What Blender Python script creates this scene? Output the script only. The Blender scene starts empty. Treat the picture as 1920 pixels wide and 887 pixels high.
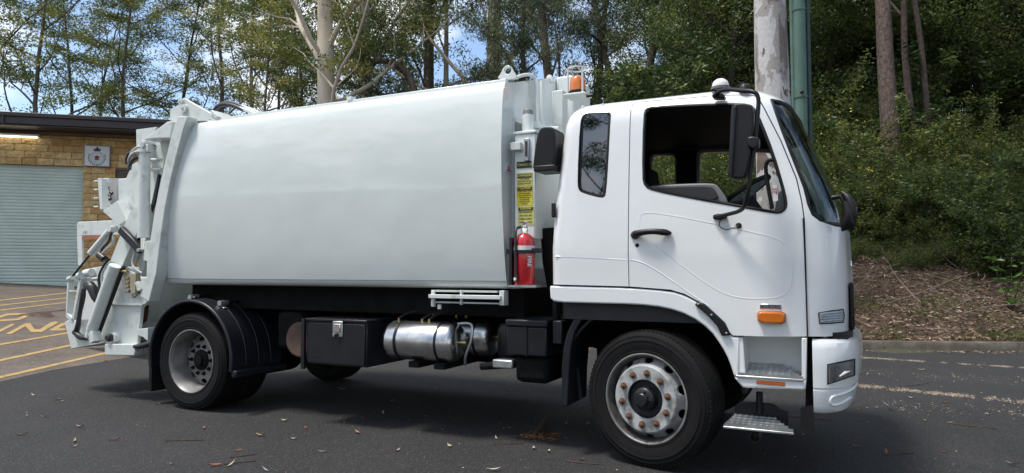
import bpy, bmesh, math, random
import numpy as np
from mathutils import Vector, Matrix
R = math.radians
scene = bpy.context.scene
COL = scene.collection

# ------------------------------------------------------------------ camera
TH, FPX, CAMH = R(25.8), 1280.0, 1.38
TILT = math.atan(64.5 / 1280)
CAM = Vector((1.255, -4.756, CAMH))
c_r = Vector((math.cos(TH), math.sin(TH), 0))
c_w0 = Vector((-math.sin(TH), math.cos(TH), 0))
c_w = c_w0 * math.cos(TILT) + Vector((0, 0, math.sin(TILT)))
c_u = -c_w0 * math.sin(TILT) + Vector((0, 0, math.cos(TILT)))
cd = bpy.data.cameras.new('camera')
cd.sensor_fit = 'HORIZONTAL'; cd.sensor_width = 36.0; cd.lens = 36.0 * FPX / 1920
cd.clip_start = 0.05; cd.clip_end = 3000
cam = bpy.data.objects.new('camera', cd)
M = Matrix((c_r, c_u, -c_w)).transposed().to_4x4(); M.translation = CAM
cam.matrix_world = M
COL.objects.link(cam); scene.camera = cam

# ------------------------------------------------------------------ light
SUN_FROM = Vector((-0.27, -0.27, 0.92)).normalized()
elev = math.asin(SUN_FROM.z); azim = math.atan2(SUN_FROM.x, SUN_FROM.y)
world = bpy.data.worlds.new('World'); scene.world = world; world.use_nodes = True
wn = world.node_tree; wn.nodes.clear()
def N(nt, t, **kw):
    n = nt.nodes.new(t)
    for k, v in kw.items(): setattr(n, k, v)
    return n
wo = N(wn, 'ShaderNodeOutputWorld'); bg = N(wn, 'ShaderNodeBackground')
sky = N(wn, 'ShaderNodeTexSky', sky_type='NISHITA', sun_disc=False)
sky.sun_elevation = elev; sky.sun_rotation = azim; sky.air_density = 1.0; sky.dust_density = 1.0; sky.ozone_density = 1.2
tc = N(wn, 'ShaderNodeTexCoord'); mp = N(wn, 'ShaderNodeMapping'); mp.inputs['Scale'].default_value = (1, 1, 1.9)
nz = N(wn, 'ShaderNodeTexNoise'); nz.inputs['Scale'].default_value = 2.6; nz.inputs['Detail'].default_value = 7; nz.inputs['Roughness'].default_value = 0.58
rp = N(wn, 'ShaderNodeValToRGB'); rp.color_ramp.elements[0].position = 0.44; rp.color_ramp.elements[1].position = 0.60
mx = N(wn, 'ShaderNodeMix', data_type='RGBA'); mx.inputs['B'].default_value = (6.6, 6.7, 6.9, 1)
L = wn.links.new
L(tc.outputs['Generated'], mp.inputs['Vector']); L(mp.outputs[0], nz.inputs['Vector']); L(nz.outputs['Fac'], rp.inputs['Fac'])
L(rp.outputs['Color'], mx.inputs['Factor']); L(sky.outputs[0], mx.inputs['A']); L(mx.outputs['Result'], bg.inputs['Color'])
bg.inputs['Strength'].default_value = 0.15
L(bg.outputs[0], wo.inputs['Surface'])
sd = bpy.data.lights.new('sun', 'SUN'); sd.energy = 2.7; sd.angle = R(12); sd.color = (1.0, 0.95, 0.87)
so = bpy.data.objects.new('sun', sd); COL.objects.link(so)
so.rotation_euler = SUN_FROM.to_track_quat('Z', 'Y').to_euler(); so.location = (-10, -12, 20)
vs = scene.view_settings
vs.view_transform = 'Standard'; vs.look = 'None'; vs.gamma = 1.0; vs.use_curve_mapping = False
vs.exposure = 0.6

# ------------------------------------------------------------------ helpers
def S(u, v, Y=0.0):
    d = c_r * ((u - 960) / FPX) - c_u * ((v - 443.5) / FPX) + c_w
    t = (Y - CAM.y) / d.y; p = CAM + d * t
    return (p.x, p.z)
def SP(u, v, Y=0.0):
    x, z = S(u, v, Y); return (x, Y, z)
def SS(pts, Y=0.0): return [S(u, v, Y) for u, v in pts]
def place(px, Z):
    p = CAM + c_r * ((px - 960) / FPX * Z) + c_w0 * Z
    return p.x, p.y
def sstep(a, b, x):
    t = min(1, max(0, (x - a) / (b - a))); return t * t * (3 - 2 * t)

class MB:
    def __init__(s): s.v = []; s.f = []
    def add(s, vs_, fs):
        o = len(s.v); s.v += [tuple(p) for p in vs_]; s.f += [tuple(i + o for i in f) for f in fs]; return s
    def box(s, x0, x1, y0, y1, z0, z1):
        return s.add([(x0,y0,z0),(x1,y0,z0),(x1,y1,z0),(x0,y1,z0),(x0,y0,z1),(x1,y0,z1),(x1,y1,z1),(x0,y1,z1)],
                     [(0,3,2,1),(4,5,6,7),(0,1,5,4),(1,2,6,5),(2,3,7,6),(3,0,4,7)])
    def prism(s, poly, y0, y1):
        n = len(poly)
        return s.add([(x, y0, z) for x, z in poly] + [(x, y1, z) for x, z in poly],
                     [tuple(range(n)), tuple(range(2*n-1, n-1, -1))] + [(i, i+n, (i+1) % n + n, (i+1) % n) for i in range(n)])
    def prismz(s, poly, z0, z1):
        n = len(poly)
        return s.add([(x, y, z0) for x, y in poly] + [(x, y, z1) for x, y in poly],
                     [tuple(range(n)), tuple(range(2*n-1, n-1, -1))] + [(i, i+n, (i+1) % n + n, (i+1) % n) for i in range(n)])
    def tube(s, pts, r, n=10, caps=True, flat=None):
        P = [Vector(p) for p in pts]; m = len(P)
        rs = r if isinstance(r, (list, tuple)) else [r] * m
        if len(rs) != m: rs = list(np.interp(np.linspace(0, 1, m), np.linspace(0, 1, len(rs)), rs))
        vs_ = []; up = None
        for i in range(m):
            t = (P[min(i+1, m-1)] - P[max(i-1, 0)]).normalized()
            if up is None:
                up = Vector((0,0,1)) if abs(t.z) < .9 else Vector((0,1,0))
            a = t.cross(up).normalized(); b = a.cross(t).normalized(); up = b
            for k in range(n):
                an = 2*math.pi*k/n
                vs_.append(P[i] + (a*math.cos(an) + b*math.sin(an)) * rs[i])
        fs = [(i*n+k, i*n+(k+1) % n, (i+1)*n+(k+1) % n, (i+1)*n+k) for i in range(m-1) for k in range(n)]
        if caps: fs += [tuple(range(n-1, -1, -1)), tuple(range((m-1)*n, m*n))]
        return s.add(vs_, fs)
    def lathe(s, prof, c=(0,0,0), n=48, axis='y'):
        # prof: list of (radius, offset along axis)
        vs_ = []
        for r_, o in prof:
            for k in range(n):
                a = 2*math.pi*k/n; ca, sa = r_*math.cos(a), r_*math.sin(a)
                if axis == 'y': vs_.append((c[0]+ca, c[1]+o, c[2]+sa))
                elif axis == 'z': vs_.append((c[0]+ca, c[1]+sa, c[2]+o))
                else: vs_.append((c[0]+o, c[1]+ca, c[2]+sa))
        m = len(prof)
        return s.add(vs_, [(i*n+k, i*n+(k+1) % n, (i+1)*n+(k+1) % n, (i+1)*n+k) for i in range(m-1) for k in range(n)])
    def bar(s, p0, p1, w, h):
        a = Vector(p0); b = Vector(p1); t = (b-a).normalized()
        up = Vector((0,1,0)) if abs(t.y) < .9 else Vector((0,0,1))
        x = t.cross(up).normalized(); y = x.cross(t).normalized()
        vs_ = [p + x*(w/2*i) + y*(h/2*j) for p in (a, b) for i, j in ((-1,-1),(1,-1),(1,1),(-1,1))]
        return s.add(vs_, [(0,1,2,3),(7,6,5,4),(0,4,5,1),(1,5,6,2),(2,6,7,3),(3,7,4,0)])
    def build(s, name, mat, parent=None, bevel=0, smooth=35, seg=2, recalc=True):
        me = bpy.data.meshes.new(name); me.from_pydata(s.v, [], s.f)
        if recalc:
            bm = bmesh.new(); bm.from_mesh(me); bmesh.ops.recalc_face_normals(bm, faces=bm.faces); bm.to_mesh(me); bm.free()
        return finish(name, me, mat, parent, bevel, smooth, seg)
def finish(name, me, mat, parent=None, bevel=0, smooth=35, seg=2):
    me.name = name
    if mat is not None:
        me.materials.clear(); me.materials.append(mat)
    if smooth:
        me.polygons.foreach_set('use_smooth', [True] * len(me.polygons)); me.set_sharp_from_angle(angle=R(smooth))
    o = bpy.data.objects.new(name, me); COL.objects.link(o)
    if parent is not None: o.parent = parent
    if bevel:
        b = o.modifiers.new('bevel', 'BEVEL'); b.width = bevel; b.segments = seg; b.limit_method = 'ANGLE'; b.angle_limit = R(40)
        b.harden_normals = False
    return o
def tag(o, label, cat, group=None):
    o['label'] = label; o['category'] = cat
    if group: o['group'] = group
    return o
def empty(name, loc, label=None, cat=None, group=None, rz=0):
    o = bpy.data.objects.new(name, None); COL.objects.link(o); o.location = loc; o.rotation_euler.z = rz
    o.empty_display_size = .2
    if label: tag(o, label, cat, group)
    return o
def struct(o): o['kind'] = 'structure'; return o
def copy_tree(o, parent=None):
    c = o.copy(); COL.objects.link(c); c.parent = parent
    for ch in o.children: copy_tree(ch, c)
    return c
def boolean(me_a, me_b, op):
    a = bpy.data.objects.new('a', me_a); b = bpy.data.objects.new('b', me_b)
    COL.objects.link(a); COL.objects.link(b)
    m = a.modifiers.new('b', 'BOOLEAN'); m.object = b; m.operation = op; m.solver = 'EXACT'
    dg = bpy.context.evaluated_depsgraph_get(); dg.update()
    r_ = bpy.data.meshes.new_from_object(a.evaluated_get(dg))
    bpy.data.objects.remove(a); bpy.data.objects.remove(b)
    return r_
def mesh_of(mb):
    me = bpy.data.meshes.new('tmp'); me.from_pydata(mb.v, [], mb.f)
    bm = bmesh.new(); bm.from_mesh(me); bmesh.ops.recalc_face_normals(bm, faces=bm.faces); bm.to_mesh(me); bm.free()
    return me
def offset_poly(poly, d):
    n = len(poly); area = sum(poly[i][0]*poly[(i+1) % n][1] - poly[(i+1) % n][0]*poly[i][1] for i in range(n))
    sg = 1 if area > 0 else -1; out = []
    for i in range(n):
        p0, p1, p2 = Vector(poly[i-1]), Vector(poly[i]), Vector(poly[(i+1) % n])
        e1 = (p1-p0).normalized(); e2 = (p2-p1).normalized()
        n1 = Vector((e1.y, -e1.x))*sg; n2 = Vector((e2.y, -e2.x))*sg
        b = n1+n2; b = b / max(.35, b.length_squared/2) if b.length > 1e-6 else n1
        out.append(tuple(p1 + b*d))
    return out
def smooth_poly(poly, k=2, closed=True):
    P = [Vector(p) for p in poly]
    for _ in range(k):
        Q = []
        n = len(P)
        for i in range(n if closed else n-1):
            a, b = P[i], P[(i+1) % n]
            Q += [a*.75+b*.25, a*.25+b*.75]
        if not closed: Q = [P[0]] + Q + [P[-1]]
        P = Q
    return [tuple(p) for p in P]

# ------------------------------------------------------------------ materials
MATS = {}
def mat(name, col, rough=.5, metal=0, var=.06, scale=6, bump=0, bscale=120, coat=0, col2=None, detail=4, spec=.5, vlo=.35, vhi=.65):
    if name in MATS: return MATS[name]
    m = bpy.data.materials.new(name); m.use_nodes = True; nt = m.node_tree; b = nt.nodes['Principled BSDF']
    t = N(nt, 'ShaderNodeTexCoord'); n = N(nt, 'ShaderNodeTexNoise'); n.inputs['Scale'].default_value = scale; n.inputs['Detail'].default_value = detail
    r_ = N(nt, 'ShaderNodeValToRGB'); e = r_.color_ramp.elements
    c2 = col2 or tuple(min(1, c*(1+var)) for c in col); c1 = col if col2 else tuple(c*(1-var) for c in col)
    e[0].position = vlo; e[1].position = vhi; e[0].color = (*c1, 1); e[1].color = (*c2, 1)
    nt.links.new(t.outputs['Object'], n.inputs['Vector']); nt.links.new(n.outputs['Fac'], r_.inputs['Fac']); nt.links.new(r_.outputs[0], b.inputs['Base Color'])
    b.inputs['Roughness'].default_value = rough; b.inputs['Metallic'].default_value = metal
    b.inputs['Coat Weight'].default_value = coat; b.inputs['Coat Roughness'].default_value = .05
    b.inputs['Specular IOR Level'].default_value = spec
    if bump:
        n2 = N(nt, 'ShaderNodeTexNoise'); n2.inputs['Scale'].default_value = bscale; n2.inputs['Detail'].default_value = 5
        bp = N(nt, 'ShaderNodeBump'); bp.inputs['Strength'].default_value = bump; bp.inputs['Distance'].default_value = .01
        nt.links.new(t.outputs['Object'], n2.inputs['Vector']); nt.links.new(n2.outputs['Fac'], bp.inputs['Height']); nt.links.new(bp.outputs[0], b.inputs['Normal'])
    MATS[name] = m; return m
def glass(name, tint, refl=.9, rough=.02, trans=.6, ior=1.52):
    m = bpy.data.materials.new(name); m.use_nodes = True; nt = m.node_tree; nt.nodes.clear()
    o = N(nt, 'ShaderNodeOutputMaterial'); g = N(nt, 'ShaderNodeBsdfGlossy'); g.inputs['Roughness'].default_value = rough
    g.inputs['Color'].default_value = (refl, refl, refl, 1)
    t = N(nt, 'ShaderNodeBsdfTransparent'); t.inputs['Color'].default_value = (*[c*trans for c in tint], 1)
    fr = N(nt, 'ShaderNodeFresnel'); fr.inputs['IOR'].default_value = ior; mx_ = N(nt, 'ShaderNodeMixShader')
    nt.links.new(fr.outputs[0], mx_.inputs[0]); nt.links.new(t.outputs[0], mx_.inputs[1]); nt.links.new(g.outputs[0], mx_.inputs[2]); nt.links.new(mx_.outputs[0], o.inputs['Surface'])
    return m
def leafmat(name, c1, c2, c3, trans=.35, rough=.45):
    m = bpy.data.materials.new(name); m.use_nodes = True; nt = m.node_tree; b = nt.nodes['Principled BSDF']; out = nt.nodes['Material Output']
    at = N(nt, 'ShaderNodeAttribute', attribute_name='tint')
    r_ = N(nt, 'ShaderNodeValToRGB'); e = r_.color_ramp.elements; e[0].color = (*c1, 1); e[1].color = (*c3, 1); e.new(.55).color = (*c2, 1)
    nt.links.new(at.outputs['Fac'], r_.inputs['Fac']); nt.links.new(r_.outputs[0], b.inputs['Base Color']); b.inputs['Roughness'].default_value = rough
    tr = N(nt, 'ShaderNodeBsdfTranslucent'); mx_ = N(nt, 'ShaderNodeMixShader'); mx_.inputs[0].default_value = trans
    nt.links.new(r_.outputs[0], tr.inputs['Color']); nt.links.new(b.outputs[0], mx_.inputs[1]); nt.links.new(tr.outputs[0], mx_.inputs[2]); nt.links.new(mx_.outputs[0], out.inputs['Surface'])
    return m
def ramp_mat(name, stops, scale, rough=.9, bump=.4, bscale=200, detail=8, stretch=(1,1,1), voro=None, dist=.01):
    m = bpy.data.materials.new(name); m.use_nodes = True; nt = m.node_tree; b = nt.nodes['Principled BSDF']
    t = N(nt, 'ShaderNodeTexCoord'); mp_ = N(nt, 'ShaderNodeMapping'); mp_.inputs['Scale'].default_value = stretch
    n = N(nt, 'ShaderNodeTexNoise'); n.inputs['Scale'].default_value = scale; n.inputs['Detail'].default_value = detail; n.inputs['Roughness'].default_value = .65
    r_ = N(nt, 'ShaderNodeValToRGB'); e = r_.color_ramp.elements
    e[0].position, e[0].color = stops[0][0], (*stops[0][1], 1); e[1].position, e[1].color = stops[-1][0], (*stops[-1][1], 1)
    for p, c in stops[1:-1]: e.new(p).color = (*c, 1)
    nt.links.new(t.outputs['Object'], mp_.inputs['Vector']); nt.links.new(mp_.outputs[0], n.inputs['Vector']); nt.links.new(n.outputs['Fac'], r_.inputs['Fac'])
    colout = r_.outputs[0]
    n2 = N(nt, 'ShaderNodeTexNoise'); n2.inputs['Scale'].default_value = bscale; n2.inputs['Detail'].default_value = 4
    nt.links.new(mp_.outputs[0], n2.inputs['Vector'])
    if voro:
        vo = N(nt, 'ShaderNodeTexVoronoi'); vo.inputs['Scale'].default_value = voro[0]
        vr = N(nt, 'ShaderNodeValToRGB'); vr.color_ramp.elements[0].position = voro[1]; vr.color_ramp.elements[1].position = voro[2]
        sep = N(nt, 'ShaderNodeSeparateColor')
        nt.links.new(t.outputs['Object'], vo.inputs['Vector']); nt.links.new(vo.outputs['Color'], sep.inputs[0]); nt.links.new(sep.outputs[0], vr.inputs['Fac'])
        mx_ = N(nt, 'ShaderNodeMix', data_type='RGBA'); mx_.inputs['B'].default_value = (*voro[3], 1)
        nt.links.new(vr.outputs[0], mx_.inputs['Factor']); nt.links.new(colout, mx_.inputs['A']); colout = mx_.outputs['Result']
    nt.links.new(colout, b.inputs['Base Color'])
    bp = N(nt, 'ShaderNodeBump'); bp.inputs['Strength'].default_value = bump; bp.inputs['Distance'].default_value = dist
    nt.links.new(n2.outputs['Fac'], bp.inputs['Height']); nt.links.new(bp.outputs[0], b.inputs['Normal'])
    b.inputs['Roughness'].default_value = rough
    MATS[name] = m; return m

PAINT_CAB = mat('cab_white_paint', (.78, .80, .81), .28, var=.015, scale=2, coat=.7)
PAINT_BODY = mat('body_white_paint', (.70, .75, .735), .30, var=.03, scale=1.4, coat=.9, bump=1.0, bscale=1.7)
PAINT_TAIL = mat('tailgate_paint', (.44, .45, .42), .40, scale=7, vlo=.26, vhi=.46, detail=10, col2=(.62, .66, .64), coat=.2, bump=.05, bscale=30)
BLACK = mat('black_plastic', (.010, .010, .011), .42, var=.25, spec=.35)
BLACKSAT = mat('black_painted_steel', (.011, .012, .016), .36, var=.2, spec=.4)
FENDER = mat('black_fender_plastic', (.010, .0115, .017), .40, var=.25, spec=.4, bump=.05, bscale=60)
RUBBER = mat('tyre_rubber', (.0065, .0065, .007), .8, spec=.25, var=.25, scale=9, bump=.12, bscale=90)
GASKET = mat('black_rubber_gasket', (.008, .008, .009), .5, var=.1, spec=.35)
GRIME = mat('grimy_chassis_black', (.0045, .0045, .005), .8, var=.5, scale=8, bump=.2, bscale=40, spec=.2)
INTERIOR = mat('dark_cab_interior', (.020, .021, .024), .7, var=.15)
TRIMGREY = mat('grey_cab_trim', (.15, .165, .175), .55, var=.1)
ALU = mat('polished_aluminium', (.62, .63, .64), .27, metal=1, var=.16, scale=9, bump=.10, bscale=14)
STEEL = mat('galvanised_steel', (.50, .52, .53), .40, metal=.9, var=.15, scale=12)
RIMSTEEL = mat('worn_wheel_steel', (.085, .080, .074), .52, metal=.35, vlo=.30, vhi=.66, detail=8, col2=(.27, .27, .265), scale=6, bump=.05, bscale=50)
RIMWHITE = mat('worn_white_wheel_paint', (.15, .145, .135), .5, var=.2, scale=11, vlo=.30, vhi=.56, detail=9, col2=(.40, .425, .43), bump=.05, bscale=60)
RUST = mat('rusty_wheel_nut', (.10, .045, .028), .75, var=.3, scale=40, col2=(.18, .085, .05))
AMBER = mat('amber_lens', (.62, .15, .008), .15, var=.08, coat=.8)
AMBERDK = mat('amber_reflector', (.42, .10, .02), .25, var=.1)
LENSC = mat('clear_marker_lens', (.36, .39, .39), .12, var=.2, scale=40, coat=1)
LENS = mat('clear_lamp_lens', (.20, .21, .21), .10, var=.45, scale=14, coat=1, metal=.4)
CHROME = mat('chrome', (.75, .75, .76), .1, metal=1, var=.03)
RED = mat('extinguisher_red', (.52, .015, .022), .22, var=.06, coat=.7)
LABELWHITE = mat('printed_label_white', (.75, .74, .74), .5, var=.03)
YELLOWLAB = mat('printed_label_yellow', (.62, .52, .04), .45, var=.06)
YELLOWPALE = mat('printed_label_pale_yellow', (.58, .56, .16), .45, var=.06)
INK = mat('printed_black_ink', (.02, .02, .02), .5, var=.05)
INKRED = mat('printed_red_ink', (.40, .06, .07), .5, var=.05)
HOSE = mat('black_hose', (.02, .02, .023), .4, var=.2, bump=.1, bscale=80)
HOSEWHITE = mat('painted_hose', (.45, .47, .47), .45, var=.15)
BRASS = mat('brass_fitting', (.55, .40, .16), .35, metal=.9, var=.15)
BEIGE = mat('beige_valve_block', (.36, .33, .22), .5, var=.2)
BROWNDRUM = mat('rusty_brake_drum', (.12, .075, .06), .8, var=.3)
GLASSQ = glass('tinted_quarter_glass', (.30, .34, .33), trans=.35, ior=2.3)
GLASSW = glass('windscreen_glass', (.70, .80, .72), trans=.75)
GLASSC = glass('clear_side_glass', (.92, .95, .93), trans=.95)
ASPHALT = ramp_mat('dark_asphalt', [(.30, (.0075, .0075, .008)), (.45, (.0140, .0139, .0144)), (.58, (.0185, .0183, .0188)), (.75, (.033, .0325, .032))], .55, rough=.85, bump=.75, bscale=85, detail=12, voro=(150, .86, .99, (.085, .083, .080)), dist=.010)
LOTASPH = ramp_mat('worn_brown_asphalt', [(.28, (.058, .045, .034)), (.5, (.095, .076, .059)), (.75, (.135, .112, .090))], 2.2, rough=.9, bump=.6, bscale=90, voro=(90, .76, .98, (.19, .17, .145)))
YLINE = ramp_mat('worn_yellow_road_paint', [(.34, (.20, .155, .10)), (.46, (.36, .235, .085)), (.75, (.45, .29, .10))], 7, rough=.7, bump=.3)
CONCRETE = ramp_mat('weathered_kerb_concrete', [(.28, (.040, .034, .026)), (.5, (.085, .075, .060)), (.75, (.16, .145, .12))], 4, rough=.95, bump=.7, bscale=60)
SOIL = ramp_mat('leaf_litter_soil', [(.3, (.030, .020, .014)), (.5, (.070, .045, .030)), (.72, (.15, .105, .075))], 5, rough=1, bump=1, bscale=25, dist=.05)
FARGROUND = ramp_mat('bush_floor', [(.3, (.020, .022, .012)), (.6, (.05, .05, .025)), (.8, (.08, .07, .04))], .5, rough=1, bump=.5, bscale=6)
BARK_PALE = ramp_mat('smooth_gum_bark', [(.30, (.26, .21, .15)), (.45, (.50, .43, .34)), (.70, (.68, .61, .50))], 1.6, rough=.85, bump=.4, bscale=20, stretch=(1, 1, .25))
BARK_GREY = ramp_mat('grey_brown_bark', [(.3, (.06, .048, .038)), (.5, (.13, .105, .085)), (.75, (.22, .185, .15))], 4, rough=.95, bump=.8, bscale=14, stretch=(1, 1, .2), dist=.03)
BARK_DARK = ramp_mat('dark_branch_bark', [(.3, (.030, .024, .020)), (.6, (.07, .056, .046)), (.8, (.12, .10, .085))], 4, rough=.95, bump=.6, bscale=14, stretch=(1, 1, .2))
BARK_ROUGH = ramp_mat('rough_brown_bark', [(.3, (.055, .038, .032)), (.5, (.13, .095, .08)), (.75, (.21, .16, .14))], 14, rough=1, bump=1, bscale=22, stretch=(1, 1, .5), dist=.04)
LEAF_OLIVE = leafmat('olive_gum_leaves', (.060, .092, .028), (.155, .19, .046), (.38, .34, .085), trans=.45)
LEAF_GREEN = leafmat('green_gum_leaves', (.045, .080, .028), (.105, .16, .046), (.24, .27, .072), trans=.45)
LEAF_BLUE = leafmat('blue_green_gum_leaves', (.070, .10, .060), (.14, .18, .095), (.26, .26, .11), trans=.4)
LEAF_DARK = leafmat('dark_forest_leaves', (.030, .055, .015), (.078, .12, .030), (.20, .24, .060), trans=.45)
LEAF_SHRUB = leafmat('shrub_leaves', (.048, .080, .020), (.10, .145, .034), (.22, .245, .064), trans=.45)
LEAF_BRIGHT = leafmat('bright_sapling_leaves', (.05, .11, .018), (.09, .18, .03), (.15, .24, .05))
GRASSM = leafmat('grass_blades', (.04, .07, .012), (.08, .125, .02), (.17, .18, .05))
FLOWER = mat('yellow_flower', (.50, .40, .06), .6, var=.2)
LITTER = leafmat('dry_leaf_litter', (.055, .030, .020), (.20, .125, .085), (.50, .37, .27), trans=.1, rough=.8)
DRYLEAF = mat('dry_leaf_tan', (.34, .24, .15), .8, var=.3, scale=3)
DRYRED = mat('dry_leaf_red', (.32, .12, .06), .8, var=.3, scale=3)
PALELEAF = mat('dry_leaf_pale', (.42, .38, .28), .8, var=.2, scale=3)
TWIGM = mat('twig_bark', (.075, .045, .032), .9, var=.4, scale=20)
def text(name, body, size, m, origin, xdir, ydir, parent, sx=1.0, align='CENTER', extrude=0.0006, bold=0):
    cu = bpy.data.curves.new('t', 'FONT'); cu.body = body; cu.size = size; cu.align_x = align; cu.align_y = 'CENTER'; cu.extrude = extrude; cu.offset = bold
    cu.resolution_u = 2
    o = bpy.data.objects.new('t', cu); COL.objects.link(o)
    dg = bpy.context.evaluated_depsgraph_get(); dg.update()
    me = bpy.data.meshes.new_from_object(o.evaluated_get(dg)); bpy.data.objects.remove(o)
    x = Vector(xdir).normalized(); y = Vector(ydir).normalized(); z = x.cross(y)
    mt = Matrix((x*sx, y, z)).transposed().to_4x4(); mt.translation = Vector(origin)
    me.transform(mt)
    return finish(name, me, m, parent, smooth=0)

# ================================================================== SETTING
KP = Vector((1.56, 8.67)); KD = Vector((math.cos(R(20.6)), math.sin(R(20.6)))); KN = Vector((-KD.y, KD.x))
def rise(x):            # the yard climbs gently behind the truck
    t = -x-7.0; return .077*(t if t > 6 else math.log(1+math.exp(t*1.6))/1.6)
def kd(x, y): return (x-KP.x)*KN.x + (y-KP.y)*KN.y
def ground_z(x, y):
    z = rise(x); d = kd(x, y)
    if d > 0:
        f_ = sstep(-14, -7, x); b = .15*min(1, d/.15) + .03*d if d < .8 else .174+ .36*(d-.8)
        if d > 18: b = .174+.36*17.2+.20*(d-18)
        if d > 60: b = .174+.36*17.2+.20*42
        z = z*(1-f_) + f_*max(z, b) if True else z
        z += (1-f_)*.05*max(0, d-14)
    return z
def sheet(name, xs, ys, zfun, m, keep=None):
    mb = MB(); nx_ = len(xs)
    mb.v = [(x, y, zfun(x, y)) for y in ys for x in xs]
    mb.f = [(j*nx_+i, j*nx_+i+1, (j+1)*nx_+i+1, (j+1)*nx_+i) for j in range(len(ys)-1) for i in range(nx_-1)
            if keep is None or keep((xs[i]+xs[i+1])/2, (ys[j]+ys[j+1])/2)]
    return mb.build(name, m, None, smooth=60)
far = lambda a, b, n: list(np.linspace(a, b, n))
struct(sheet('ground', [-900,-400,-200,-120]+far(-80,60,71)+[100,200,400,900], [-900,-300,-100]+far(-60,90,76)+[140,250,500,900], lambda x, y: ground_z(x, y)-.03-(.12 if kd(x,y) > -.6 else 0) if abs(x) < 130 else (ground_z(x,y)-.03), FARGROUND))
struct(sheet('road', far(-30,40,71), far(-30,30,61), lambda x, y: rise(x), ASPHALT, keep=lambda x, y: True))
# older yard surface behind the truck, in strips along its seam
def on_ground(u, v, dz=.0):
    d = c_r*((u-960)/FPX) - c_u*((v-443.5)/FPX) + c_w; t = 1.0
    for i in range(6000):
        p = CAM + d*(3+i*.02)
        if p.z <= rise(p.x)+dz: return Vector((p.x, p.y))
    return Vector((p.x, p.y))
A0, A1 = on_ground(0, 716), on_ground(280, 662); sd_ = (A1-A0).normalized(); sn = Vector((-sd_.y, sd_.x))
if sn.x > 0: sn = -sn
yd = MB(); nu, nv = 45, 40
for j in range(nv+1):
    for i in range(nu+1):
        p = A0 + sd_*(-12+i*.8) + sn*(j*.6) + (sn*(.05*math.sin(i*1.7)+.03*math.sin(i*4.1)) if j == 0 else Vector((0,0)))
        yd.v.append((p.x, p.y, rise(p.x)+.004))
yd.f = [(j*(nu+1)+i, j*(nu+1)+i+1, (j+1)*(nu+1)+i+1, (j+1)*(nu+1)+i) for j in range(nv) for i in range(nu)]
struct(yd.build('yard_pavement', LOTASPH, None, smooth=60))
lines = struct(empty('yard_line_markings', (0,0,0)))
def paint_strip(a, b, w, name='painted_line', parent=lines, n=14):
    t = (b-a).normalized(); nn = Vector((-t.y, t.x)); mb = MB()
    for i in range(n+1):
        p = a+(b-a)*i/n
        for s_ in (-1, 1):
            q = p+nn*(w/2*s_); mb.v.append((q.x, q.y, rise(q.x)+.009))
    mb.f = [(2*i, 2*i+1, 2*i+3, 2*i+2) for i in range(n)]
    return mb.build(name, YLINE, parent, smooth=0)
LN = [((0,709),(195,664),.10),((0,677),(127,650),.10),((0,647),(122,626),.10),((0,582.5),(130,567),.11),((0,573.5),(128,559),.11),((0,564),(128,549.5),.12)]
for (a, b, w_) in LN:
    pa, pb = on_ground(*a), on_ground(*b); paint_strip(pa-(pb-pa)*.6, pb+(pb-pa)*.25, w_)
# big lettering on the yard, each stroke a flat sheet of paint
def letter(pts):
    P_ = [on_ground(x/4.436, 520+y/4.436) for x, y in pts]
    MB().add([(p.x, p.y, rise(p.x)+.010) for p in P_], [tuple(range(len(P_)))]).build('painted_letter', YLINE, lines, smooth=0)
letter([(-60,470),(-60,450),(0,438),(95,393),(128,395),(0,462)])
letter([(45,475),(185,400),(222,385),(235,400),(95,478)]); letter([(205,405),(222,386),(250,385),(285,435),(330,436),(300,462),(260,462)]); letter([(300,461),(332,436),(420,380),(465,372),(487,380),(345,462)])
letter([(415,440),(515,385),(545,385),(545,398),(480,430),(545,432),(545,447),(425,449)])
letter([(-60,340),(0,322),(60,305),(250,301),(258,310),(205,318),(70,322),(0,343),(-60,356)]); letter([(258,310),(210,342),(150,362),(0,370),(-60,372),(-60,360),(0,357),(140,347),(175,332),(205,318)])

# ---- kerb in stones
kerb = struct(empty('kerb', (0,0,0)))
for i in range(-4, 14):
    a = i*2.4+.35; b = a+2.392
    if (KP+KD*a).x < -7.5: continue
    mb = MB(); seg = 6
    for k in range(seg+1):
        p = KP+KD*(a+(b-a)*k/seg); wob = .006*math.sin(i*3.1+k*1.3)
        for dn, dz in ((-.0,-.10),(.015+wob,.10),(.05,.155+wob),(.17,.160),(.18,-.10)):
            q = p+KN*dn; mb.v.append((q.x, q.y, rise(q.x)+dz))
    mb.f = [(k*5+j, k*5+(j+1) % 5, (k+1)*5+(j+1) % 5, (k+1)*5+j) for k in range(seg) for j in range(5)] + [(4,3,2,1,0), tuple(seg*5+j for j in range(5))]
    mb.build('kerb_stone', CONCRETE, kerb, bevel=.008)
# ---- bank behind the kerb
bk = MB(); rng = random.Random(3); na, nd = 120, 70
for j in range(nd+1):
    d = .17 + (j/nd)**1.8*62
    for i in range(na+1):
        a = -16+i*.5 if i < 100 else 34+(i-100)*4
        p = KP+KD*a+KN*d; z = ground_z(p.x, p.y) + (0 if j == 0 else .05*math.sin(p.x*1.9+p.y*.7)*min(1,d)+.04*math.sin(p.x*.8-p.y*2.3)*min(1,d))
        bk.v.append((p.x, p.y, z))
bk.f = [(j*(na+1)+i, j*(na+1)+i+1, (j+1)*(na+1)+i+1, (j+1)*(na+1)+i) for j in range(nd) for i in range(na)]
struct(bk.build('bank_terrain', SOIL, None, smooth=80))
def bank_z(x, y): return ground_z(x, y)

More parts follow.
